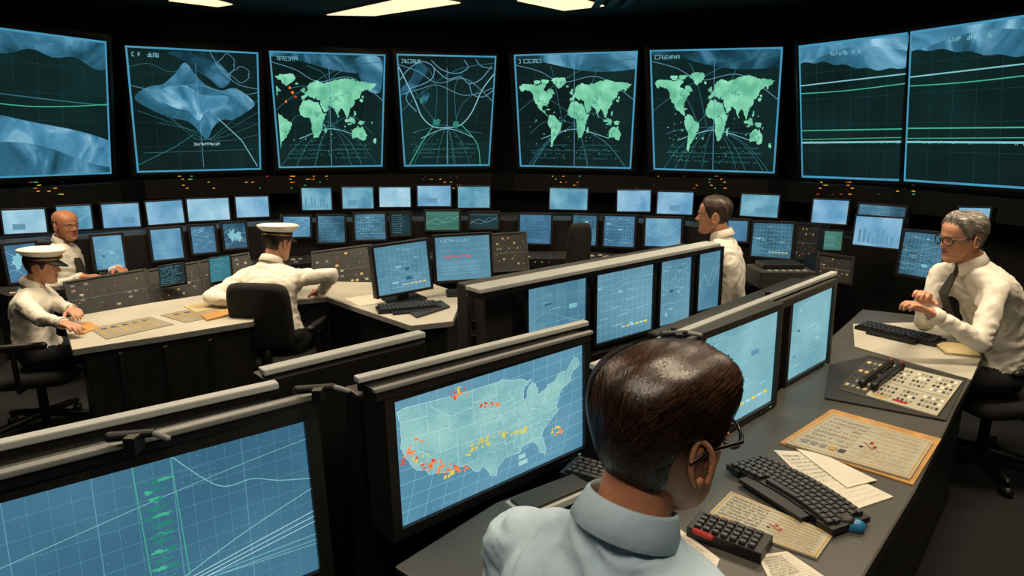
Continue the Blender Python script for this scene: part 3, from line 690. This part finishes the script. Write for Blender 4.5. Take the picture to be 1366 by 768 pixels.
def segd(p,a,b):
    ab=b-a; t=max(0,min(1,(p-a).dot(ab)/max(1e-9,ab.dot(ab)))); return (p-(a+ab*t)).length,t
def hand(wr,d,n,thumb_side,curl,sk,parent,s=1.0,name='hand'):
    d=d.normalized(); n=(n-d*n.dot(d)).normalized(); r=d.cross(n).normalized()
    if r.dot(thumb_side)<0: r=-r
    mb=Mb()
    ks=[.030,.010,-.010,-.029]; ln=[.070,.079,.073,.056]; kl=[.086,.090,.086,.078]
    mb.capsule(wr-d*.03*s,wr+d*.01*s,.024*s,.026*s,sk)
    for k,l,kn in zip(ks,ln,kl):
        k0=wr+r*k*.75*s; k1=wr+d*kn*s+r*k*s
        mb.capsule(k0,k1,.0145*s,.0115*s,sk)
        a=curl*.6; p=k1; rad=.0094
        for fr in (.45,.31,.24):
            dr=d*math.cos(a)+n*math.sin(a); q=p+dr*l*fr*s
            mb.capsule(p,q,rad*s,(rad-.0009)*s,sk); p=q; a+=curl; rad-=.0009
    p=wr+d*.018*s+r*.022*s; 
    for i,(l,rad) in enumerate(((.042,.0145),(.034,.0115),(.027,.0102))):
        dr=(d*(.65+.15*i)+r*(.75-.3*i)+n*(.35+.1*i)).normalized(); q=p+dr*l*s; mb.capsule(p,q,rad*s,(rad-.001)*s,sk); p=q
    return remesh(mb,name,.0042,3,None,[sk],0,parent)
LV=[(0,.016,.072,.034),(.006,.030,.084,.018),(.018,.041,.090,.0),(.035,.050,.0905,-.022),(.06,.0595,.089,-.058),(.09,.0665,.088,-.086),(.12,.0725,.0875,-.101),(.15,.0765,.0895,-.107),(.18,.0755,.084,-.104),(.205,.066,.066,-.088),(.222,.046,.042,-.062),(.231,.024,.016,-.034),(.235,.004,-.005,-.013)]
def ss(a,b,x): 
    t=max(0,min(1,(x-a)/(b-a))); return t*t*(3-2*t)
def head(name,parent,top,az,pitch,s,sk,hm,hair='short',glasses=False,cap=None,roll=0,res=(80,64),jowl=0):
    R=Matrix.Rotation(-az,4,'Z')@Matrix.Rotation(-pitch,4,'X')@Matrix.Rotation(roll,4,'Y')
    off=R@V((0,-.01,.235))*s
    M=Matrix.Translation(top-off)@R@Matrix.Scale(s,4)
    N,K=res
    mb=Mb(); rows=[]; hmask=[]
    def hl(phi):
        a=abs(phi)
        if hair=='bald': 
            return (9 if a<1.35 else lerp(.13,.05,ss(1.5,2.1,a))), .148
        base=[(0,.198),(.4,.196),(.7,.190),(.95,.17),(1.12,.140),(1.25,.118),(1.42,.098),(1.5,.128),(1.85,.128),(2.05,.075),(2.5,.045),(3.2,.038)]
        if hair=='quiff': base=[(0,.19),(.4,.188),(.7,.182),(.95,.165),(1.12,.14),(1.25,.118),(1.42,.09),(1.5,.126),(1.85,.126),(2.05,.065),(2.5,.03),(3.2,.022)]
        return interp(base,a)+.003*math.sin(a*23), 9
    for i in range(K+1):
        t=i/K; z=.235*(.5-.5*math.cos(math.pi*t))*.6+.235*t*.4
        w,yf,yb=cint(LV,z)
        if hair=='quiff' and z<.12: yb-=.016*ss(.12,.05,z) if False else .016*(1-ss(.02,.12,z))
        yc=(yf+yb)/2+.0; hd=(yf-yb)/2; row=[];hr=[]
        for j in range(N):
            phi=2*math.pi*j/N
            if phi>math.pi: phi-=2*math.pi
            sn,cs=math.sin(phi),math.cos(phi); e=.88 if z>.03 else .95
            x=w*math.copysign(abs(sn)**e,sn); y=yc+hd*math.copysign(abs(cs)**e,cs)
            if cs>0:
                g=lambda cx,cz,sx_,sz:math.exp(-((abs(x)-cx)/sx_)**2-((z-cz)/sz)**2)
                na=interp([(.0,0),(.078,0),(.086,.018),(.094,.028),(.104,.021),(.125,.008),(.14,.004),(.16,0),(.3,0)],z)
                y+=na*math.exp(-(x/.0115)**2)+(.007*math.exp(-((abs(x)-.013)/.007)**2-((z-.088)/.008)**2))
                y-=.012*g(.031,.120,.015,.011); y+=.005*math.exp(-((z-.138)/.009)**2)*math.exp(-(x/.05)**2)
                y+=.006*g(.0,.066,.02,.006)+.006*g(0,.052,.018,.006)-.005*g(0,.059,.026,.003)-.003*g(0,.04,.02,.006)+.005*g(0,.018,.022,.012)
                y+=.005*g(.04,.095,.018,.018)-.002*g(.028,.075,.006,.014)
                x*=1+jowl*.1*math.exp(-((z-.04)/.03)**2)
            h0,h1=hl(phi); hmv=ss(-.001,.022,z-h0)*(1 if z<h1 else 0)
            if hmv>0 and not (cap and z>.165):
                dx,dy,dz=x,y+.01,(z-.12)*.9; L=math.sqrt(dx*dx+dy*dy+dz*dz)+1e-6
                th=.003+(.008 if hair!='bald' else .0)*ss(.09,.19,z)
                if hair=='bald': th=.002
                if hair=='quiff': 
                    th+=.003+.014*math.exp(-((y-.055)/.035)**2)*ss(.16,.2,z)+.0012*math.sin(x*150+2*math.sin(y*30))*ss(.12,.2,z)
                if hair=='wavy': th+=.006+.005*math.sin(y*70+x*20)*ss(.14,.2,z)
                x+=dx/L*th*hmv; y+=dy/L*th*hmv; zz=z+dz/L*th*hmv
            else: zz=z
            row.append((x,y,zz)); hr.append(z>h0 and z<h1)
        rows.append(row); hmask.append(hr)
    mb.v=[V(p) for r in rows for p in r]; ms,mh,ml=mb.slot(sk),mb.slot(hm),mb.slot(LIP)
    for i in range(K):
        for j in range(N):
            c=(j+1)%N; mb.f.append((i*N+j,i*N+c,(i+1)*N+c,(i+1)*N+j))
            x,y,z=rows[i][j]; isl=abs(x)<.024 and .047<z<.072 and y>.075 and abs(z-.059)<.012*(1-(abs(x)/.026)**2)
            mb.m.append(mh if hmask[i][j] else (ml if isl else ms))
    mb.f.append(tuple(range(N-1,-1,-1))); mb.m.append(ms); mb.f.append(tuple(range(K*N,K*N+N))); mb.m.append(mh if hair!='bald' else ms)
    # hair strands combed over the scalp
    tree=BVHTree.FromPolygons([tuple(v) for v in mb.v],mb.f); flab=list(mb.m)
    hb=Mb(); R_=random.Random(int(az*100)+7); sm=STR[hm.name]
    cand=[(i,j) for i in range(K) for j in range(N) if hmask[i][j]]
    ns=(7000 if res[0]>100 else (900 if hair!='bald' else 250)); sw=.0009 if res[0]>100 else .0018
    for q in range(ns):
        i,j=R_.choice(cand); a0=rows[i][j]; a1=rows[i+1][(j+1)%N]; u=R_.random()
        p=V(a0).lerp(V(a1),u)
        if cap and p.z>.16: continue
        pts=[];nrm=[]
        part=-.03
        nst=9 if hair=='quiff' else 6
        for k in range(nst):
            lo,no,fi,ds=tree.find_nearest(p)
            if lo is None or (flab[fi]!=1 and k>0 and p.z>.05): break
            if (lo-V((0,0,.11))).dot(no)<0: no=-no
            side=1 if lo.x>part else -1
            tpf=ss(.15,.21,lo.z)
            fl=V((side*.55*tpf,-1.0,-.25-.9*(1-tpf)))
            if lo.z<.1: fl=V((0,-.35 if lo.y>-.06 else 0,-1))
            fl=fl+V((noise.noise(lo*40),0,noise.noise(lo*40+V((9,9,9)))))*.25
            fl=(fl-no*fl.dot(no)).normalized()
            lift=(.0008+.0012*math.sin(math.pi*k/(nst-1)))*(1.0 if lo.z>.06 else .4)
            pts.append(lo+no*(lift+R_.random()*.0006)); nrm.append(no.cross(fl).normalized()); p=lo+fl*(.0075 if lo.z>.09 else .004)
        if len(pts)<3: continue
        mm=R_.choice(sm); n_=len(pts)
        for k in range(n_-1):
            w0=sw*(1-.8*(k/(n_-1))); w1=sw*(1-.8*((k+1)/(n_-1)))
            hb.ngon([pts[k]-nrm[k]*w0,pts[k+1]-nrm[k+1]*w1,pts[k+1]+nrm[k+1]*w1,pts[k]+nrm[k]*w0],mm)
    if hb.v: hb.build('hair',smooth=False,mw=M,recalc=False).parent=parent
    # eyes
    for sg in(-1,1):
        c=V((sg*.031,.0745,.119)); mb.capsule(c,c+V((0,.0001,0)),.0115,.0115,EYEW,14); mb.capsule(c+V((0,.0072,0)),c+V((0,.0073,0)),.0052,.0052,EYEI,10)
        for zz,rr in ((.1265,.0035),(.1125,.0025)):
            mb.tube([V((sg*(.031+.015*math.cos(a)),.0855-.006*abs(math.cos(a))-(0.002 if zz<.12 else 0),zz-.003*abs(math.cos(a))*(1 if zz>.12 else -1))) for a in [i*math.pi/6 for i in range(7)]],rr,sk,6)
        mb.tube([V((sg*x,.0915-(x-.03)**2*9-.003,.137+.003*math.sin((x-.014)/.032*3.14))) for x in (.014,.022,.030,.038,.046)],.0028,hm,6)
        ec=V((sg*.0755,-.008,.108)); pts=[]
        for k in range(13):
            a=math.radians(-60+k*24); pts.append(ec+V((sg*(.006+.008*max(0,-math.cos(a))), -.017*math.cos(a-.35)*.95, .031*math.sin(a)+ (-.004 if math.sin(a)<0 else 0))))
        mb.tube(pts,.0042,sk,7)
        mb.capsule(ec+V((sg*.004,-.004,.014)),ec+V((sg*.002,.004,-.018)),.0115,.0085,sk,10,sx=.5,axis=X)
        mb.capsule(ec+V((sg*.003,.010,-.006)),ec+V((sg*.003,.011,.002)),.005,.005,sk,8)
        mb.capsule(ec+V((sg*.006,.004,-.029)),ec+V((sg*.006,.004,-.027)),.0065,.0065,sk,8)
    ob=mb.build('head',smooth=True,mw=M); ob.parent=parent
    if glasses:
        g=Mb()
        for sg in(-1,1):
            g.tube([V((sg*.033+.026*math.cos(a),.107-abs(.033+.025*math.cos(a)*sg)**2*4,.117+.020*math.sin(a))) for a in [i*math.pi/10 for i in range(21)]],.0025,GLF,6)
            g.tube([V((sg*.060,.094,.126)),V((sg*.080,.07,.127)),V((sg*.0845,.03,.127)),V((sg*.087,.0,.126)),V((sg*.083,-.026,.110))],.0030,GLF,6)
        g.tube([V((-.009,.107,.12)),V((0,.110,.123)),V((.009,.107,.12))],.002,GLF,6)
        go=g.build('glasses',smooth=True,mw=M); go.parent=parent
    if cap:
        g=Mb(); CW=mat('cap_white','#e6e2d8',.7,.04,20); CB=BLK2
        def el(rx,ry,z,tilt=0,n=36,y0=-.008): return [V((rx*math.sin(2*math.pi*k/n),y0+ry*math.cos(2*math.pi*k/n),z+tilt*math.cos(2*math.pi*k/n))) for k in range(n)]
        g.rings([el(.082,.104,.158,.008),el(.084,.106,.172,.008),el(.085,.107,.196,.008)],CB,cap=False)
        g.rings([el(.085,.107,.192,.008),el(.108,.130,.212,.014),el(.122,.146,.226,.018),el(.122,.146,.234,.018),el(.10,.12,.243,.016),el(.05,.06,.246,.008),el(.01,.01,.247)],CW,cap=True)
        g.rings([el(.0845,.1065,.168,.008),el(.0875,.1095,.172,.008),el(.0845,.1065,.176,.008)],GOLD,cap=False)
        vis=[[],[]]
        for k in range(17):
            a=math.radians(-72+k*9); vis[0].append(V((.083*math.sin(a),-.008+.105*math.cos(a),.160+.008*math.cos(a)))); ex=.055*math.cos(a*1.15)**.8 if abs(a*1.15)<1.57 else 0
            vis[1].append(V((.085*math.sin(a)*(1+ex*1.2),-.008+.105*math.cos(a)+ex,.160-ex*.45)))
        g.rings([vis[0],vis[1],[p-Z*.004 for p in vis[1]],[p-Z*.004 for p in vis[0]]],BLK2,cap=False,close=False)
        g.capsule(V((0,.105,.192)),V((0,.106,.205)),.012,.009,GOLD,10)
        co=g.build('peaked_cap',smooth=True,mw=M); co.parent=parent
    return M
def person(name,top,az,haz,hp,s=1.0,pelvis=None,wL=None,wR=None,hL=None,hR=None,shirt=None,sk=None,hm=None,hair='short',glasses=False,cap=None,tie=False,res=(80,64),wr=.008,curl=.45,handn=None,jowl=0,spn=.02,floor=0,kneedir=None,roll=0,shw=.175):
    shirt=shirt or SHIRT; sk=sk or SKIN; hm=hm or HSP
    E=empty(name)
    f=V((math.sin(az),math.cos(az),0)); r=V((math.cos(az),-math.sin(az),0))
    M=head(name,E,top,haz,hp,s,sk,hm,hair,glasses,cap,roll,res,jowl)
    nk1=M@V((0,-.028,.075)); nk0=M@V((0,-.042,.0)); 
    N=nk0-Z*.012*s-f*.008
    P=pelvis
    sp_=N-P
    mb=Mb()
    tab=[(-.12,.10,.08),(0,.168,.125),(.2,.160,.118),(.45,.150,.112),(.66,.168,.118),(.78,.172,.108),(.87,.145,.092),(.94,.095,.075),(1.0,.062,.062)]
    rs=[]
    fw=(f-sp_.normalized()*f.dot(sp_.normalized())).normalized()
    for i in range(17):
        t=-.12+1.12*i/16; a,b=cint(tab,t); c=P+sp_*t-fw*spn*math.sin(max(0,t)*math.pi)
        rs.append([c+r*a*s*math.copysign(abs(math.cos(q))**.85,math.cos(q))+fw*b*s*math.copysign(abs(math.sin(q))**.85,math.sin(q)) for q in [2*math.pi*k/28 for k in range(28)]])
    mb.rings(rs,shirt)
    mb.capsule(N-Z*.03,nk1,.056*s,.052*s,sk,16)
    bones=[]
    cdir=(nk1-N).normalized()
    wr_pts=[]
    for sg,w,h in((-1,wL,hL),(1,wR,hR)):
        sh=N+r*sg*shw*s-Z*.105*s-fw*.005
        mb.capsule(N+r*sg*.045*s-Z*.045*s,sh+Z*.006*s,.042*s,.055*s,shirt,14)
        el,wp=ik(sh,w,.285*s,.255*s,h)
        mb.capsule(sh,el,.060*s,.046*s,shirt,14); mb.capsule(el,wp,.047*s,.033*s,shirt,14)
        mb.capsule(sh-Z*.06*s-r*sg*.03,sh,.058*s,.056*s,shirt,12)
        bones+=[(sh,el,.06,0),(el,wp,.045,0)]
        wr_pts.append((el,wp,sg))
    for sg in(-1,1):
        hp_=P+r*sg*.085*s-Z*.02; kd=kneedir if kneedir else f
        kn=hp_+kd*.42*s+r*sg*.05+Z*.03; an=V((kn.x,kn.y,floor+.09))+kd*.02
        mb.capsule(hp_,kn,.088*s,.062*s,TROU,14); mb.capsule(kn,an,.06*s,.042*s,TROU,14)
        toe=an+kd*.15*s-Z*.045; mb.capsule(an-Z*.04,toe,.042*s,.034*s,SHOE,12)
        bones+=[(hp_,kn,.08,2),(kn,an,.055,2),(an-Z*.05,toe,.04,3)]
    bones.append((P-sp_*.1,P+sp_*.08,.15,2)); bones.append((P+sp_*.12,P+sp_*.93,.15,0))
    def cl(p):
        w=p-N; h=w.dot(cdir)
        if h>.006 and (w-cdir*h).length<.085: return 1
        best=9;l=0
        for a,b,rad,lab in bones:
            d,t=segd(p,a,b); d=d/rad
            if d<best: best=d;l=lab
        return l
    remesh(mb,'body',.012 if res[0]<100 else .0085,5,cl,[shirt,sk,TROU,SHOE],wr,E)
    cb=Mb(); cc=N+cdir*.006*s; 
    a1=(r-cdir*r.dot(cdir)).normalized(); a2=cdir.cross(a1)
    if a2.dot(f)<0: a2=-a2
    def cr(rad,z,gap=.12,dip=0):
        out=[]
        for k in range(33):
            q=math.pi/2+gap+(2*math.pi-2*gap)*k/32
            fr=max(0,math.cos(q-math.pi/2))
            out.append(cc+a1*rad*s*math.cos(q)+a2*rad*s*1.05*math.sin(q)+cdir*(z-dip*fr**3)*s)
        return out
    cb.rings([cr(.062,-.015),cr(.0605,.026,dip=.02),cr(.063,.033,dip=.022),cr(.067,.028,dip=.025),cr(.080,-.012,.22,dip=.045),cr(.078,-.014,.22,dip=.045),cr(.066,.018,dip=.02)],shirt,cap=False,close=False)
    cb.build('collar',smooth=True).parent=E
    if tie:
        tb=Mb(); t0=cc+a2*.07*s-cdir*.02; tb.capsule(t0,t0-Z*.02+f*.01,.014,.01,TIE)
        pts=[t0-Z*.02+f*.01, t0-Z*.12+f*.055, P+sp_*.3+f*.14]
        for a,b,w0,w1 in ((pts[0],pts[1],.018,.03),(pts[1],pts[2],.03,.036)):
            tb.ngon([a-r*w0,a+r*w0,b+r*w1,b-r*w1],TIE); tb.ngon([a-r*w0+f*.006,a+r*w0+f*.006,b+r*w1+f*.006,b-r*w1+f*.006],TIE)
        tb.build('necktie').parent=E
    for (el,wp,sg) in wr_pts:
        d=(wp-el).normalized(); nn=handn if handn else -Z
        dd=(d+V((0,0,-d.z*.7))).normalized() if not handn else d
        hand(wp+d*.012,dd,nn,(-r)*sg,curl,sk,E,s)
        cu=Mb(); a=(Z-d*d.z).normalized() if abs(d.z)<.95 else X; b=d.cross(a)
        cu.rings([[wp+d*o+(a*math.cos(q)+b*math.sin(q))*rr*s for q in [2*math.pi*k/20 for k in range(20)]] for o,rr in ((-.035,.036),(-.03,.0395),(.008,.038),(.010,.036),(.004,.03))],shirt,cap=False)
        cu.build('cuff',smooth=True).parent=E
    return E
rad=math.radians
t=D(893,470,.98)
person('seated_operator',t,rad(36),rad(60),.12,1.05,pelvis=V((t.x-.13,t.y-.10,t.z-.80)),wL=V((.22,1.22,.79)),wR=V((.50,1.2,.79)),hL=V((-1,-.2,-.6)),hR=V((1,-.5,-.6)),shirt=SHIRTB,sk=SKIN2,hm=HDK,hair='quiff',glasses=True,res=(150,120),wr=.010,shw=.175)
chair((t.x-.13,t.y-.10),rad(32),t.z-.91,1.02)
t=D(1287,285,3.3)
person('seated_operator',t,rad(-97),rad(-97),.12,1.0,pelvis=V((t.x+.30,t.y+.05,.56)),wL=D(1246,420,3.14),wR=D(1232,402,3.3),hL=V((.6,-.4,-1)),hR=V((.4,.6,-1)),hm=HGR,hair='wavy',glasses=True,tie=True,handn=V((-.2,.0,-1)),curl=.7,spn=.07,sk=SKIN)
chair((t.x+.32,t.y+.05),rad(-97),.45,.86)
t=D(955,262,4.25)
person('seated_operator',t,rad(-62),rad(-72),.05,1.0,pelvis=V((t.x+.10,t.y-.02,.54)),wL=V((t.x-.33,t.y+.05,.80)),wR=V((t.x-.2,t.y+.38,.80)),hL=V((.5,-.6,-1)),hR=V((.8,.5,-1)),hm=HSP,sk=SKIN,jowl=.5)
chair((t.x+.10,t.y-.02),rad(-62),.43,.8)
t=D(371,300,4.3)
person('naval_officer',t,rad(8),rad(28),.22,.95,pelvis=V((t.x+.03,t.y-.2,.50)),wL=W(326,402,.77),wR=W(430,386,.78),hL=V((-1,-.3,-.2)),hR=V((1.6,-.2,-.1)),hm=HDK,sk=SKIN,cap='white',spn=.04)
chair((t.x+.05,t.y-.2),rad(6),.42,.93,.40)
t=D(55,332,3.95)
person('naval_officer',t,rad(72),rad(68),.18,.86,pelvis=V((t.x-.06,t.y-.08,.50)),wL=W(128,432,.77),wR=W(104,441,.77),hL=V((0,.5,-1)),hR=V((-.3,-.6,-1)),hm=HDK,sk=SKIN,cap='white')
chair((t.x-.08,t.y-.08),rad(72),.42,.84)
t=D(85,280,5.0)
person('bald_supervisor',t,rad(105),rad(112),.1,.95,pelvis=V((t.x-.02,t.y,.52)),wL=V((t.x+.35,t.y-.02,.76)),wR=V((t.x+.25,t.y-.3,.76)),hL=V((0,.5,-1)),hR=V((-.2,-.5,-1)),hm=HSP,hair='bald',sk=SKIN2,tie=True)
chair((t.x-.02,t.y),rad(105),.42,.8)
c=D(750,330,5.2); chair((c.x,c.y),rad(-20),.5,1.13,.2,False)
# ---------- foreground consoles ----------
def big(name,p0,p1,zt,h,bg,st,seed,bez=.03,dep=.10,tilt=.06):
    TL=W(p0[0],p0[1],zt);TR=W(p1[0],p1[1],zt)
    return monitor(name,TL,TR,h,bg,st,seed,tilt,bez,dep,None,BLK,.014)
ZT=1.10
A0=W(0,668,ZT);A1=W(404,560,ZT); A0=A1+(A0-A1)*1.25
monitor('console_monitor',A0,A1,.40,BG_A,'chart_big',501,.08,.035,.10,None,BLK,.014)
big('console_monitor',(523,535),(776,458),ZT,.365,BG_B,'us_map',502,tilt=.04)
big('console_monitor',(935,452),(1037,413),ZT+.02,.37,BG_C,'griddense',503,bez=.025,tilt=.02)
big('console_monitor',(1055,400),(1110,379),ZT,.36,BG_C,'grid',504,bez=.025,tilt=.02)
for (a,b,hh,st,k) in (((703,385),(781,370),.36,'grid',1),((795,365),(871,351),.36,'griddense',2),((881,349),(922,342),.36,'grid',3),((932,338),(961,333),.34,'plain',4)):
    big('console_monitor',a,b,ZT,hh,BG_D,st,510+k,bez=.02,dep=.06,tilt=.02)
def ledge(name,a,b,z,w,m=LGR,th=.02,back=0):
    p=W(a[0],a[1],z);q=W(b[0],b[1],z); d=(q-p); L=d.length; d=d.normalized(); n=V((-d.y,d.x,0))
    mb=Mb(); mb.box((p+q)/2+n*(w/2+back)-Z*th/2,d,n,Z,L/2,w/2,th/2,m); mb.box((p+q)/2+n*(w/2+back)-Z*(th+.012),d,n,Z,L/2-.005,w/2-.006,.014,BLK2)
    return mb.build(name,bevel=.004)
ledge('console_ledge',(-120,618),(372,510),1.12,.035)
ledge('console_rail',(-120,662),(428,524),1.165,.025,MGR,.015)
ledge('console_rail',(478,504),(786,428),1.15,.03,LGR,.018)
ledge('console_rail',(500,520),(792,441),1.155,.018,MGR,.012)
ledge('console_ledge',(352,494),(568,443),1.10,.045)
ledge('console_ledge',(640,386),(962,324),1.16,.10,LGR,.02)
ledge('console_rail',(797,487),(1118,362),1.15,.03,LGR,.018)
ledge('console_rail',(800,502),(1116,372),1.14,.02,DGR,.012)
def cabinet(name,p,q,f0,f1,z0,z1,m=BLK):
    d=(q-p).normalized(); n=V((-d.y,d.x,0)); mb=Mb()
    pts=[p+n*f0,q+n*f0,q+n*f1,p+n*f1]; mb.prism([(a.x,a.y) for a in pts],z0,z1,m,m); return mb.build(name,bevel=.008)
cabinet('console_cabinet',A0,A1,.11,.27,0,1.08)
B0=W(500,525,ZT);B1=W(792,448,ZT)
cabinet('console_cabinet',B0,B1,.11,.2,0,1.06)
cabinet('console_cabinet',W(352,494,1.10),W(568,443,1.10),-.0,.10,0,1.07)
C0=W(935,445,ZT);C1=W(1118,368,ZT)
cabinet('console_cabinet',C0,C1,.11,.22,0,1.06)
D0=W(662,392,ZT);D1=W(965,333,ZT)
cabinet('console_cabinet',D0,D1,.08,.30,0,1.10,DGR)
cabinet('console_cabinet',D0,D1,-.02,.08,0,.70,BLK)
p=W(655,400,1.02); 
mb=Mb(); mb.abox((p.x-.02,p.y+.05,.9),(.09,.12,.16),DGR); mb.abox((p.x-.02,p.y-.08,.93),(.07,.01,.02),BLK2); mb.abox((p.x-.02,p.y-.08,.86),(.07,.01,.02),BLK2); mb.abox((p.x-.02,p.y+.05,.37),(.09,.12,.369),BLK); mb.build('equipment_rack',bevel=.006)
def clip(u,v,z):
    p=W(u,v,z); mb=Mb(); mb.capsule(p-X*.05,p+X*.03+Yv*.02,.011,.009,BLK2); mb.capsule(p+X*.03+Yv*.02,p+X*.07-Z*.002,.007,.006,MGR); mb.abox(p-Z*.012,(.012,.02,.018),BLK2); mb.build('task_light_clip',smooth=False,bevel=.002)
clip(178,583,1.185); clip(425,520,1.185); clip(905,446,1.165)
# ---------- right desk ----------
RZ=.72
mb=Mb()
dk=[(-.30,1.50),(.05,1.18),(.62,1.14)]+pz([(1150,775),(1222,655),(1264,570),(1275,545),(1312,478),(1296,428),(1150,412),(1085,470),(1000,560)],RZ)+[(.30,2.05),(-.05,1.80)]
mb.prism(dk,RZ-.05,RZ,DESKD,BLK)
mb.build('operator_desk',bevel=.008)
ins=[V((x,y,0)) for x,y in dk]; cen=sum(ins,V())/len(ins)
mb=Mb(); mb.prism([((cen+(p-cen)*.9).x,(cen+(p-cen)*.9).y) for p in ins],0,RZ-.05,BLK2,BLK2); mb.build('operator_desk_base',bevel=.005)
flat('desk_surface_panel',[(1138,432),(1288,428),(1308,478),(1296,506),(1140,462)],RZ,.006,DESK)
def buttons(s):
    r=s.r
    s.rect(.0,.0,.30,1,INK)
    for i in range(16):
        for j in range(8):
            if i in(5,10) or j==4: continue
            x=.33+i*.041;y=.07+j*.11; s.rect(x,y,x+.028,y+.06,r.choice([PAP,MGR,MGR,INK,DGR]),False)
    for i in range(4):
        for j in range(6): s.rect(.03+i*.065,.08+j*.15,.07+i*.065,.15+j*.15,r.choice([MGR,DGR,PAP2]),j==0)
    s.line([(.33,.54),(.98,.54)],.003,INK); s.rect(.55,.9,.7,.95,RED); s.rect(.35,.9,.5,.95,INKY)
def chartd(s):
    s.line([(.02,.04),(.98,.04),(.98,.96),(.02,.96),(.02,.04)],.004,INKY)
    for i in range(9): s.line([(.05,.1+i*.1),(.95,.1+i*.1)],.001,INK)
    for i in range(8): s.text(.06,.12+i*.1,.38,.035,INK,18,.0011); s.text(.55,.12+i*.1,.38,.035,INKY,16,.0011)
    for i in range(5): s.rect(.08+i*.08,.80,.13+i*.08,.88,r_.choice([MGR,INK,INKY,PAP]))
    s.rect(.55,.45,.58,.5,RED);s.rect(.6,.53,.63,.58,RED);s.rect(.5,.6,.53,.64,INK);s.line([(.5,.5),(.62,.62)],.003,RED)
r_=random.Random(2)
CH1=mat('chart_board','#b0ac98',.5,.08,10)
flat('button_panel_trim',[(1108,486),(1160,474),(1290,504),(1262,560),(1100,530)],RZ,.008,DGR)
flat('button_panel',[(1158,478),(1284,508),(1250,554),(1118,516)],RZ+.009,.008,CH1,buttons)
flat('chart_board_trim',[(1040,590),(1110,545),(1256,585),(1218,646)],RZ,.006,WOOD)
flat('chart_board',[(1112,551),(1245,589),(1214,638),(1048,590)],RZ+.0065,.007,CH1,chartd)
flat('chart_board',[(975,655),(1112,712),(1090,744),(940,690)],RZ+.001,.007,CH1,chartd)
def lined(s):
    for i in range(14): s.line([(.08,.08+i*.065),(.92,.08+i*.065)],.0006,MGR)
    for i in range(8): s.text(.1,.1+i*.065,.6,.025,INK,24,.0006)
flat('paper_sheet',[(1032,600),(1070,602),(1192,662),(1120,686)],RZ,.004,PAP,lined)
flat('paper_sheet',[(1062,598),(1100,606),(1170,640),(1130,650)],RZ+.005,.003,PAP)
flat('paper_sheet',[(1010,740),(1050,735),(1110,775),(1040,800)],RZ,.004,PAP,lined)
flat('paper_sheet',[(900,700),(960,745),(940,800),(860,760)],RZ,.003,PAP,lined)
flat('notebook',[(1244,455),(1296,458),(1308,474),(1262,470)],RZ+.0065,.012,PAP2)
a=W(1006,626,RZ);b=W(1130,700,RZ); keyboard((a+b)/2+Z*.009,(b-a),.40,.15,6,17,curve=.025)
a=W(1160,440,RZ);b=W(1240,458,RZ); keyboard((a+b)/2+Z*.007,(b-a),.40,.14)
keyboard(W(800,638,RZ)+Z*.001,(1,-.6),.22,.12,5,8)
def handset(p,q,name='telephone_handset'):
    mb=Mb(); d=(q-p); mb.capsule(p+Z*.02,q+Z*.02,.012,.012,BLK2); mb.capsule(p+Z*.014,p+Z*.014-d.normalized()*.01,.018,.017,BLK2); mb.capsule(q+Z*.014,q+Z*.014+d.normalized()*.01,.018,.017,BLK2)
    mb.capsule(q+Z*.030,q+Z*.030+d.normalized()*.012,.007,.007,RED); mb.build(name,smooth=True)
handset(W(1150,520,RZ)+Z*.02,W(1186,494,RZ)+Z*.02); handset(W(1166,524,RZ)+Z*.02,W(1200,498,RZ)+Z*.02)
# telephone near operator
a=W(972,722,RZ); mb=Mb(); d=V((.8,-.6,0)).normalized(); n=V((.6,.8,0))
mb.box(a+Z*.016,d,n,Z,.10,.05,.016,BLK2)
for i in range(7):
    for j in range(4): mb.box(a+d*(-.075+i*.024)+n*(-.033+j*.022)+Z*.036,d,n,Z,.009,.008,.005,KEY)
mb.capsule(a-d*.075-n*.052+Z*.03,a-d*.03-n*.056+Z*.03,.008,.008,RED); mb.build('telephone',bevel=.003)
a=W(1136,706,RZ); mb=Mb(); mb.capsule(a+Z*.014-V((.012,-.006,0)),a+Z*.014+V((.014,-.007,0)),.022,.019,BLUE,14); mb.capsule(a+Z*.02-V((.022,-.010,0)),a+Z*.02-V((.006,-.003,0)),.021,.019,BLK2,14); mb.build('computer_mouse',smooth=True)
mb=Mb(); mb.box(W(735,668,.74)+Z*.01,V((.8,.6,0)).normalized(),V((-.6,.8,0)),Z,.13,.05,.012,LGR); mb.box(W(735,668,.74)+Z*.026,V((.8,.6,0)).normalized(),V((-.6,.8,0)),Z,.12,.04,.006,DGR); mb.build('keyboard_tray',bevel=.004)
p=D(1040,368,4.0); mb=Mb(); mb.abox(p,(.16,.12,.05),DGR); mb.abox(p+V((0,.02,.06)),(.12,.07,.02),BLK2)
for k in range(6): mb.abox(p+V((-.1+k*.04,-.1,.053)),(.012,.012,.004),MGR)
mb.abox((p.x,p.y,.37),(.2,.16,.37),BLK); mb.build('desk_printer',bevel=.006)
chair((2.1,1.5),rad(-60),.5,1.0)
w=bpy.data.worlds.new('world'); scn.world=w; w.use_nodes=True; w.node_tree.nodes['Background'].inputs[0].default_value=(.022,.022,.02,1); w.node_tree.nodes['Background'].inputs[1].default_value=.5
cam=bpy.data.cameras.new('camera'); cam.sensor_width=36; cam.lens=F/1366*36; cam.clip_start=.02
co=bpy.data.objects.new('camera',cam); co.location=(0,0,CH); co.rotation_euler=(math.pi/2-PT,0,0); scn.collection.objects.link(co); scn.camera=co
for o,bw in BEV:
    b=o.modifiers.new('bevel','BEVEL'); b.width=bw; b.segments=2; b.limit_method='ANGLE'; b.angle_limit=math.radians(50)
